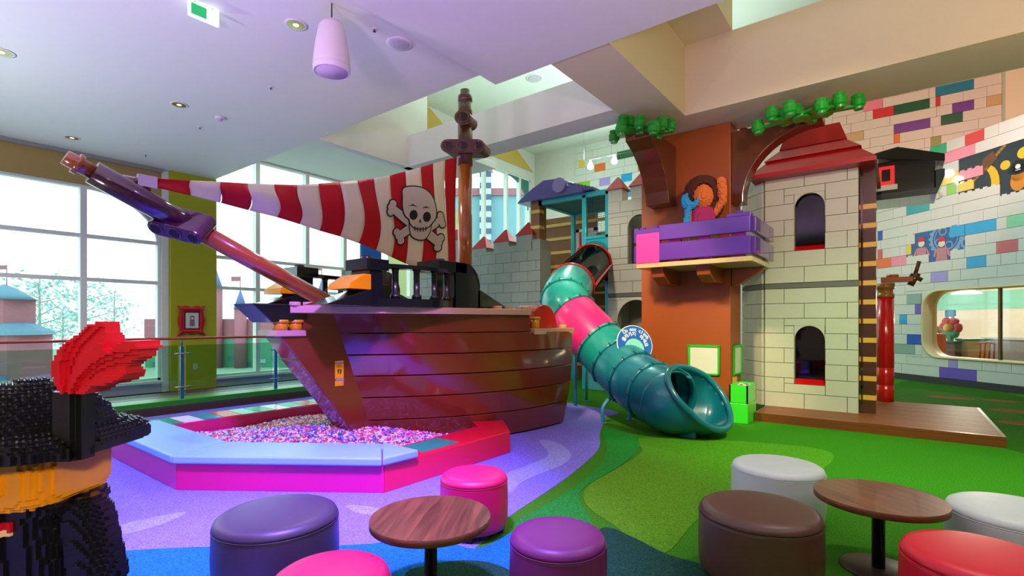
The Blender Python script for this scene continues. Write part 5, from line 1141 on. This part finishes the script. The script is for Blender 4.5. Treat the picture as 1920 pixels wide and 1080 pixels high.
def seg(i0, i1, m, name='tube_section', r=RT, n=36):
    b = MB(); vs = []
    for (R_, rng) in ((r, range(i0, i1 + 1)), (r - .015, range(i1, i0 - 1, -1))):
        for i in rng:
            s_, u_ = frames[i]; bul = .012 * math.sin(PI * (i - i0) / max(1, i1 - i0))
            vs += [path[i] + (s_ * math.cos(2 * PI * k / n) + u_ * math.sin(2 * PI * k / n)) * (R_ + bul) for k in range(n)]
    m_ = len(vs) // n
    b.add(vs, [(j * n + k, j * n + (k + 1) % n, ((j + 1) % m_) * n + (k + 1) % n, ((j + 1) % m_) * n + k) for j in range(m_) for k in range(n)], True)
    return SLD(b, name, m)
def ringat(i, m, r=RT, w=.022, n=36, bolts=True):
    s_, u_ = frames[i]
    o = SLD(MB().tube([path[i] + (s_ * math.cos(2 * PI * k / n) + u_ * math.sin(2 * PI * k / n)) * (r + .006) for k in range(n)], w, 8, True), 'joint_flange', m)
    b = MB()
    for k in range(14):
        p = path[i] + (s_ * math.cos(2 * PI * k / 14) + u_ * math.sin(2 * PI * k / 14)) * (r + .03); b.cyl(p - tang[i] * .028, p + tang[i] * .028, .008, n=6)
    o2 = b.build('bolts', M_seam, o)
    o2.matrix_parent_inverse = Matrix.Identity(4)
cuts = [(0, 5, M_st), (5, 19, None), (19, 29, M_st), (29, 38, M_st), (38, 56, M_sp), (56, 68, M_st), (68, 80, M_sb2), (80, 90, M_sb), (90, NP - 1, M_sb)]
for i0, i1, m in cuts:
    if m is None:
        seg(i0, i1, glass('smoked_acrylic', (200, 186, 172), .10, .85), 'clear_section', RT - .01)
        for a in (.2, 1.0 * PI + .1, 1.45 * PI): SLD(MB().tube([path[i] + (frames[i][0] * math.cos(a) + frames[i][1] * math.sin(a)) * (RT + .01) for i in range(i0, i1 + 1)], .03, 8), 'rail', M_redp)
    else: seg(i0, i1, m)
for i, m in ((5, M_redp), (19, M_redp), (29, M_st), (38, M_st), (56, M_st), (68, M_sb2), (80, M_sb), (90, M_sb)): ringat(i, m)
# open mouth: a flaring capsule cut open by a slanting plane
C1 = atD(1312, 748, 6.72); C1.z = .50
P0 = path[-1]; Pm = path[-4]
cl = spline([path[-8], Pm, P0, P0 + (C1 - P0) * .55 + Vector((0, 0, -.01)), C1], 8, False)[8:]
nA = 40; grid = []; M_n = len(cl)
axis_end = (C1 - P0); axis_end.z = 0; axis_end.normalize(); axis_end = (axis_end * .8 + Vector((SA, -CA, 0)) * .35).normalized()
for i in range(M_n):
    d = (cl[min(M_n - 1, i + 1)] - cl[max(0, i - 1)]).normalized(); t = i / (M_n - 1)
    d = (d * (1 - t) + axis_end * t).normalized()
    s_ = d.cross(Vector((0, 0, 1))).normalized(); u_ = s_.cross(d).normalized(); R_ = RT + .075 * t
    grid.append([cl[i] + (s_ * math.cos(2 * PI * k / nA) + u_ * math.sin(2 * PI * k / nA)) * R_ for k in range(nA)])
RE = RT + .075
for q in range(1, 9):
    a = q / 8 * PI / 2 * .985
    grid.append([C1 + axis_end * RE * math.sin(a) + (s_ * math.cos(2 * PI * k / nA) + u_ * math.sin(2 * PI * k / nA)) * RE * math.cos(a) for k in range(nA)])
G_ = len(grid); b = MB()
b.add([p for r_ in grid for p in r_], [(j * nA + k, j * nA + (k + 1) % nA, (j + 1) * nA + (k + 1) % nA, (j + 1) * nA + k) for j in range(G_ - 1) for k in range(nA)] + [tuple((G_ - 1) * nA + k for k in range(nA))], True)
o = SLD(b, 'slide_mouth', M_sb)
nrm_c = (Vector((SA, -CA, 0)) * .62 + Vector((CA, SA, 0)) * .50 + Vector((0, 0, .60))).normalized(); pl_c = C1 + nrm_c * .04
bm = bmesh.new(); bm.from_mesh(o.data)
res = bmesh.ops.bisect_plane(bm, geom=bm.verts[:] + bm.edges[:] + bm.faces[:], plane_co=pl_c, plane_no=nrm_c, clear_outer=True)
be = [e for e in bm.edges if e.is_boundary and abs((e.verts[0].co - pl_c).dot(nrm_c)) < 1e-3 and abs((e.verts[1].co - pl_c).dot(nrm_c)) < 1e-3]
nb = {}
for e in be:
    for v in e.verts: nb.setdefault(v.index, [])
bm.verts.index_update(); nb = {}
for e in be:
    a_, c_ = e.verts[0].index, e.verts[1].index; nb.setdefault(a_, []).append(c_); nb.setdefault(c_, []).append(a_)
bm.verts.ensure_lookup_table(); start = next(iter(nb)); loop = [start]; prev = None
while True:
    nx = [q for q in nb[loop[-1]] if q != prev]
    if not nx or nx[0] == start: break
    prev = loop[-1]; loop.append(nx[0])
    if len(loop) > 400: break
rim = [bm.verts[q].co.copy() for q in loop]; bm.to_mesh(o.data); bm.free()
sd = o.modifiers.new('shell', 'SOLIDIFY'); sd.thickness = .03; sd.offset = -1
rim2 = [rim[0]]
for p in rim[1:]:
    if (p - rim2[-1]).length > .03: rim2.append(p)
SLD(MB().tube(spline(rim2, 2), .042, 10, True), 'mouth_rim', M_sb)
fc = (P0 + C1) / 2; SLD(MB().prism([(fc.x - .16, fc.y - .16, 0), (fc.x + .2, fc.y - .2, 0), (fc.x + .16, fc.y + .16, 0), (fc.x - .2, fc.y + .2, 0)], (0, 0, .10)), 'mouth_foot', M_sb, bevel=.02)
M_leg = mat('slide_leg_blue', (70, 160, 200), .35)
def leg(px, py, top, bend=True):
    f = onZ(px, py); T_ = Vector(top); pts = [f, Vector((f.x, f.y, T_.z * .55)), (Vector((f.x, f.y, T_.z * .85)) + T_) / 2, T_] if bend else [f, Vector((f.x, f.y, T_.z))]
    SLD(MB().tube(spline(pts, 5, False) if bend else pts, .03, 12).cyl(f, f + Vector((0, 0, .012)), .06, n=16), 'support_leg', M_leg)
leg(1131, 793, path[72] - Vector((0, 0, RT - .02))); leg(1181, 787, path[74] - Vector((0, 0, RT - .02)))
leg(1079, 762, path[42] - Vector((0, 0, RT - .02)), False); leg(1099, 752, path[45] - Vector((0, 0, RT - .02)), False)
# round warning sign on the tube
fwd = Vector((-SA, CA, 0)); pc_ = atD(1190, 645, 7.60)
zax = (-fwd * .92 + Vector((.25, .1, .30))).normalized(); xax = Vector((0, 0, 1)).cross(zax).normalized(); yax = zax.cross(xax)
M4 = Matrix((tuple(xax) + (0,), tuple(yax) + (0,), tuple(zax) + (0,), (0, 0, 0, 1))).transposed(); M4.translation = pc_
M4 = M4 @ Matrix.Rotation(-.22, 4, 'Z')
sg = MB().cyl((0, 0, -.006), (0, 0, .006), .285, n=48).build('warning_sign', mat('sign_blue', (10, 96, 190), .35), sl); sg.matrix_parent_inverse = Matrix.Translation((3.5, -7.4, 0)); sg.matrix_basis = M4
sg['label'] = 'round blue do not climb sign'
MB().tube([(.284 * math.cos(a), .284 * math.sin(a), 0) for a in [2 * PI * k / 48 for k in range(48)]], .008, 6, True).build('sign_rim', M_inkw, sg)
MB().cyl((0, -.075, .006), (0, -.075, .010), .155, n=36).build('sign_disc', mat('sign_aqua', (130, 214, 206), .35), sg)
def arc_text(s, r, size, a0, a1):
    n = len(s)
    for i, ch in enumerate(s):
        if ch == ' ': continue
        a = a0 + (a1 - a0) * i / (n - 1); text_mesh('sign_letter', ch, size, M_inkw, sg, Matrix.Translation((r * math.cos(a), -.045 + r * math.sin(a), .0075)) @ Matrix.Rotation(a - PI / 2, 4, 'Z'), .0005, bold=.0022)
arc_text('Do not climb', .270, .078, PI * .74, PI * .24); arc_text('올라가지 마세요', .195, .07, PI * .86, PI * .12)

# ================================================================== SEATING
M_foot = mat('stool_foot', (30, 24, 22), .5)
def stool(x, y, d, rgb, key_, label):
    m = mat('vinyl_' + key_, rgb, .42, var=.05, scale=9, bump=.06, bscale=260)
    t = thing('round_stool', label, 'stool', (x, y, 0), random.uniform(0, 3), 'round padded stools'); r = d / 2; h = .43
    MB().lathe([(0, .045), (r - .03, .045), (r - .008, .06), (r, .09), (r + .004, .22), (r, h - .07), (r - .001, h - .054)], 56).build('drum', m, t)
    MB().lathe([(r - .001, h - .054), (r - .003, h - .038), (r - .013, h - .018), (r - .034, h - .005), (r - .07, h), (r * .5, h + .006), (0, h + .008)], 56).build('seat_pad', m, t)
    MB().tube([((r + .0005) * math.cos(a), (r + .0005) * math.sin(a), h - .054) for a in [2 * PI * k / 56 for k in range(56)]], .0022, 6, True).build('piping', m, t)
    MB().box((r - .002, -.002, .07), (r + .005, .002, h - .055)).build('side_seam', m, t)
    for k in range(4):
        a = PI / 4 + k * PI / 2; MB().cyl((r * .78 * math.cos(a), r * .78 * math.sin(a), 0), (r * .78 * math.cos(a), r * .78 * math.sin(a), .05), .022, .028, 12).build('foot', M_foot, t)
stool(-2.82, 1.48, .66, (66, 54, 66), 'charcoal', 'large charcoal round stool nearest the brick pit cushions')
stool(-1.95, 1.26, .50, (196, 18, 84), 'magenta', 'magenta round stool cut off by the bottom edge beside the left table')
stool(-2.43, 2.72, .48, (206, 10, 84), 'hot_pink', 'small hot pink stool behind the left wooden table')
stool(-1.4, 2.21, .49, (118, 34, 98), 'plum', 'small plum purple stool right of the left wooden table')
stool(-0.66, 3.23, .66, (88, 60, 46), 'brown', 'large dark brown stool before the right wooden table')
stool(-0.75, 4.3, .64, (206, 222, 210), 'mint_white', 'pale mint white stool behind the dark brown stool')
stool(0.53, 4.12, .64, (206, 222, 210), 'mint_white', 'pale mint white stool at the right edge behind the red stool')
stool(0.3, 3.21, .62, (214, 16, 46), 'red', 'bright red stool in the bottom right corner')
M_wal = wood('walnut_laminate', (140, 84, 52), (84, 46, 30), .32, 1, 1.4, .2, 9); M_edge = wood('walnut_edge', (120, 66, 30), (90, 46, 22), .4, 0, 2)
def table(x, y, d, rz_, label):
    t = thing('round_table', label, 'table', (x, y, 0), rz_, 'round wooden side tables'); r = d / 2
    MB().lathe([(0, .412), (r - .004, .412), (r, .416), (r, .445), (r - .003, .449)], 64).build('edge_band', M_edge, t)
    n = 9; w = 2 * r / n
    for k in range(n):   # laminate staves
        x0, x1 = -r + k * w, -r + (k + 1) * w; pts = []
        xs = [x0 + (x1 - x0) * q / 8 for q in range(9)]; rr_ = r - .002
        up_ = [(q, math.sqrt(max(0, rr_ * rr_ - q * q))) for q in xs]; pts = [(a, -c) for a, c in up_] + [(a, c) for a, c in up_[::-1]]
        cl = []
        for p in pts:
            if not cl or (abs(cl[-1][0] - p[0]) + abs(cl[-1][1] - p[1])) > 1e-4: cl.append(p)
        o = MB().prism([(a, c, .4485) for a, c in cl], (0, 0, .0018)).build('stave', M_wal, t); o.location.z = .00003 * k; 
        o.data.transform(Matrix.Translation((0, k * 1.7, 0))); o.location.y = -k * 1.7
    MB().lathe([(.035, .012), (.035, .40), (.09, .405), (.09, .412)], 24).build('column', M_black, t)
    MB().lathe([(0, 0), (.20, 0), (.205, .006), (.20, .012), (.04, .018)], 40).build('base_plate', mat('base_brown', (54, 34, 28), .45), t)
table(-2.03, 1.92, .65, .55, 'round walnut table with black column between the pink and plum stools')
table(-0.11, 3.8, .68, .9, 'round walnut table with black column between the brown and red stools')

# ================================================================== BRICK-BUILT PIRATE STATUE
st_ = thing('pirate_statue', 'brick-built pirate statue with black hat and red feather in the left foreground', 'statue', (0, 0, 0), YAW)
q = atD(60, 605, 2.12); st_.location = (q.x, q.y, 0)
VC = .0125; lo, hi = (-.50, -.42, 0.0), (.62, .42, 1.55)
V_blk = mat('statue_black', (17, 15, 18), .3, coat=.2, var=.2, scale=40); V_yel = mat('statue_yellow', (240, 152, 8), .35, var=.05, scale=30); V_red = mat('statue_red', (196, 8, 26), .35, var=.1, scale=30); V_tan = mat('statue_tan', (236, 196, 140), .4)
vox_mesh(vox(lambda X, Y, Z: ell(X, Y, Z, (0, 0, .885), (.215, .215, .135), 4), lo, hi, VC), 'head', V_yel, st_)
hat = lambda X, Y, Z: ((ell(X, Y, Z, (.0, 0, .99), (.30, .29, .27)) | ell(X, Y, Z, (.02, 0, 1.0), (.345, .34, .085), 3) | ell(X, Y, Z, (-.12, -.05, 1.05), (.30, .30, .19)))) & (Z > .985)
ht = vox_mesh(vox(hat, lo, hi, VC), 'hat', V_blk, st_)
# studs on the upward faces of the hat steps
V = vox(hat, lo, hi, VC * 2); occ = V[0]; topf = np.argwhere(occ & ~np.roll(occ, -1, 2)); b = MB()
for i, j, k in topf:
    x, y = lo[0] + (i + .5) * VC * 2, lo[1] + (j + .5) * VC * 2; zc_ = lo[2] + (k + 1) * VC * 2
    col_ = [z for z in np.arange(zc_ + .03, zc_ - .05, -VC) if bool(hat(np.array(x), np.array(y), np.array(z)))]
    if col_: zt_ = math.floor((col_[0] - lo[2]) / VC) * VC + lo[2] + VC; b.cyl((x, y, zt_ - .004), (x, y, zt_ + .006), .0068, n=6, smooth=False)
o = b.build('hat_studs', V_blk, st_); o['kind'] = 'stuff'
vox_mesh(vox(lambda X, Y, Z: (((X - .305) / .062) ** 2 + ((Y + .15) / .062) ** 2 < 1) & (Z > .98) & (Z < 1.235), lo, hi, VC), 'feather_socket', V_blk, st_)
FP = [(112, 735), (104, 705), (106, 680), (118, 655), (140, 632), (160, 620), (170, 606), (188, 604), (195, 625), (198, 650), (203, 662), (215, 655), (232, 640), (255, 636), (262, 650), (255, 670), (230, 688), (236, 695), (235, 702), (215, 715), (175, 722), (163, 735)]
FP = [((a - 960) * .00206 + 2.036, 1.5 - (c - 605) * .00206) for a, c in FP]
def inpoly(X, Z):
    r_ = np.zeros(X.shape, bool); n = len(FP)
    for i in range(n):
        (xa, za), (xb, zb) = FP[i], FP[i - 1]
        r_ ^= ((za > Z) != (zb > Z)) & (X < (xb - xa) * (Z - za) / (zb - za + 1e-12) + xa)
    return r_
def feather(X, Y, Z):
    a = np.arctan2(Z - 1.20, X - .34); rad = np.hypot(Z - 1.20, X - .34)
    th = .055 + .016 * np.sin(a * 9 + rad * 22)
    return inpoly(X, Z) & (np.abs(Y + .15) < th)
vox_mesh(vox(feather, (.15, -.3, 1.2), (.62, .0, 1.55), .0105), 'feather', V_red, st_)
tor = lambda X, Y, Z, g=0: (np.abs(X / (.265 + g - .06 * np.clip((Z - .55) / .25, 0, 1))) ** 3 + np.abs(Y / (.19 + g)) ** 3 < 1)
vox_mesh(vox(lambda X, Y, Z: tor(X, Y, Z) & (Z > .32) & (Z < .78) | ((ell(X, Y, Z, (.0, 0, .76), (.25, .19, .04), 3))), lo, hi, VC), 'coat', V_blk, st_)
vox_mesh(vox(lambda X, Y, Z: tor(X, Y, Z, .013) & (Y < -.02) & (X < .10) & (Z > .70 + .012 * np.sin(X * 28)) & (Z < .735), lo, hi, VC), 'collar_trim', V_red, st_)
vox_mesh(vox(lambda X, Y, Z: tor(X, Y, Z, .013) & (Y < -.02) & (X < .10) & (Z > .682 + .012 * np.sin(X * 28)) & (Z <= .70 + .012 * np.sin(X * 28)), lo, hi, VC), 'collar_edge', V_tan, st_)
vox_mesh(vox(lambda X, Y, Z: tor(X, Y, Z, .016) & (Y < -.02) & (X < .05) & (Z > .46) & (Z < .545 + .02 * np.sign(np.sin(X * 60))), lo, hi, VC), 'belt', V_red, st_)
vox_mesh(vox(lambda X, Y, Z: tor(X, Y, Z, .03) & ~tor(X, Y, Z, .012) & (Y < -.02) & (X < -.02) & (X > -.12) & (Z > .455) & (Z < .555) & ~((X < -.04) & (X > -.10) & (Z > .48) & (Z < .53)), lo, hi, VC), 'buckle', V_tan, st_)
for s in (1, -1):
    vox_mesh(vox(lambda X, Y, Z: caps(X, Y, Z, (s * .24, -.02, .70), (s * .33, -.06, .48), .095, .09), lo, hi, VC), 'arm', V_blk, st_)
    vox_mesh(vox(lambda X, Y, Z: caps(X, Y, Z, (s * .35, -.08, .44), (s * .36, -.13, .40), .062), lo, hi, VC), 'hand', V_yel, st_)
    vox_mesh(vox(lambda X, Y, Z: (np.abs((X - s * .125) / .115) < 1) & (np.abs(Y / .15) < 1) & (Z < .325), lo, hi, VC), 'leg', V_blk, st_)

# ================================================================== CEILING FIXTURES
def onC(px, py, z=4.70): return onZ(px, py, z)
p = onC(622, 6); ps = thing('pendant_speaker', 'white pendant loudspeaker hanging from the ceiling by a black cord', 'speaker', (p.x, p.y, 4.0))
MB().lathe([(.0, 0.012), (.16, .012), (.168, .0), (.178, .01), (.18, .04), (.172, .17), (.15, .32), (.125, .45), (.10, .50), (.04, .525), (0, .53)], 40).build('body', mat('speaker_white', (226, 214, 220), .45), ps)
MB().lathe([(0, .004), (.155, .006), (.155, .011), (0, .011)], 40).build('grille', mat('speaker_grille', (206, 178, 200), .7), ps); MB().tube([(.181 * math.cos(a), .181 * math.sin(a), .06) for a in [2 * PI * k / 40 for k in range(40)]], .003, 6, True).build('trim_ring', mat('speaker_white', (226, 214, 220)), ps)
MB().cyl((0, 0, .52), (0, 0, .70), .007, n=8).build('cord', M_black, ps)
M_gold = mat('downlight_reflector', (226, 206, 140), .12, .9); M_lens = mat('downlight_lens', (255, 244, 214), .3, emit=1.5)
for px, py, r, lb_ in ((555, 46, .095, 'recessed downlight beside the pendant loudspeaker'), (336, 196, .095, 'recessed downlight in the middle of the left ceiling'), (135, 258, .095, 'recessed downlight near the curtain track'), (2, 97, .11, 'recessed downlight at the left edge of the picture')):
    p = onC(px, py); t = thing('downlight', lb_, 'ceiling light', (p.x, p.y, 4.70), 0, 'recessed ceiling downlights')
    MB().lathe([(r + .02, 0), (r + .022, -.006), (r, -.008), (r * .8, -.004), (r + .02, 0)], 32).build('trim_ring', mat('speaker_white', (226, 214, 220)), t)
    MB().lathe([(r, -.007), (r * .75, -.004), (r * .35, -.003)], 32).build('reflector', M_gold, t); MB().lathe([(0, -.012), (r * .3, -.010), (r * .35, -.002)], 20).build('lens', M_lens, t)
for px, py, z, lb_ in ((749, 81, 4.68, 'round white ceiling loudspeaker on the mauve ceiling'), (1003, 146, 8.6, 'round grey ceiling grille above the mast')):
    if z > 5: p = onC(1003, 146, 8.6)
    else: p = onC(px, py)
    k = 1 if z < 5 else 1.8
    t = thing('ceiling_speaker', lb_, 'speaker', (p.x, p.y, 4.70 if z < 5 else 8.6)); MB().lathe([(.15 * k, 0), (.15 * k, -.01), (.115 * k, -.014), (0, -.014)], 36).build('plate', mat('speaker_white', (226, 214, 220)), t); MB().lathe([(.112 * k, -.0142), (.10 * k, -.02), (0, -.022)], 36).build('grille', mat('grille_lilac', (190, 180, 196), .7), t)
for px, py, lb_ in ((413, 220, 'white smoke detector on the left ceiling'),):
    p = onC(px, py); t = thing('smoke_detector', lb_, 'detector', (p.x, p.y, 4.70)); MB().lathe([(.075, 0), (.075, -.02), (.05, -.03), (0, -.03)], 28).build('base', mat('speaker_white', (226, 214, 220)), t); MB().lathe([(.04, -.03), (.035, -.055), (0, -.06)], 24).build('sensor', mat('grille_lilac', (190, 180, 196)), t)
for px, py, lb_ in ((702, 54, 'sprinkler head left of the round ceiling loudspeaker'), (508, 163, 'sprinkler head below the pendant loudspeaker'), (375, 238, 'sprinkler head beside the smoke detector'), (273, 290, 'sprinkler head above the bowsprit tip')):
    p = onC(px, py); t = thing('sprinkler', lb_, 'sprinkler', (p.x, p.y, 4.70), 0, 'ceiling sprinkler heads'); MB().lathe([(.035, 0), (.033, -.006), (.015, -.008)], 20).build('rose', mat('speaker_white', (226, 214, 220)), t); MB().cyl((0, 0, -.006), (0, 0, -.03), .008, n=8).cyl((0, 0, -.03), (0, 0, -.033), .016, n=12).build('head', M_dark, t)
p = onC(382, 10); ex = thing('exit_sign', 'bright green and white exit sign on the ceiling, cut by the top edge', 'sign', (p.x, p.y, 4.70), YAW + .9)
MB().box((-.14, -.015, -.16), (.14, .015, -.01)).build('light_box', mat('exit_white', (226, 255, 236), .4, emit=1.4), ex, bevel=.005); MB().cyl((-.08, 0, -.01), (-.08, 0, 0), .01, n=8).cyl((.08, 0, -.01), (.08, 0, 0), .01, n=8).build('bracket', M_steel, ex)
MB().box((-.12, -.018, -.14), (.02, -.0155, -.03)).build('exit_mark', mat('exit_green', (30, 170, 90), .4, emit=.5), ex)
# track with two glass lamps near the far wall
tr_ = thing('track_lamp', 'thin ceiling track with two glass bulbs before the far block wall', 'lamp', (-9.4, 16.2, 7.4))
a, c = atD(1095, 302, 17.6), atD(1190, 283, 17.0); o = MB().cyl(a, c, .012, n=8); 
for e in (a, c): o.cyl(e, (e.x, e.y, 8.6), .006, n=6)
inv = Matrix.Translation((9.4, -16.2, -7.4)); o = o.build('track', M_steel, tr_); o.matrix_parent_inverse = inv
for px, py, f in ((1107, 312, 17.5), (1152, 302, 17.3)):
    p = atD(px, py, f); o = MB().lathe([(.03, .22), (.05, .14), (.11, 0), (.09, -.08), (0, -.12)], 16, tuple(p)).build('bulb', mat('bulb_glow', (210, 255, 245), .3, emit=3.0), tr_); o.matrix_parent_inverse = inv
    ld = bpy.data.lights.new('bulb_light', 'POINT'); ld.energy = 60; ld.color = (.75, 1, .95); ld.shadow_soft_size = .15; lo_ = bpy.data.objects.new('bulb_light', ld); COL.objects.link(lo_); lo_.parent = tr_; lo_.matrix_parent_inverse = inv; lo_.location = p + Vector((0, -.3, 0))
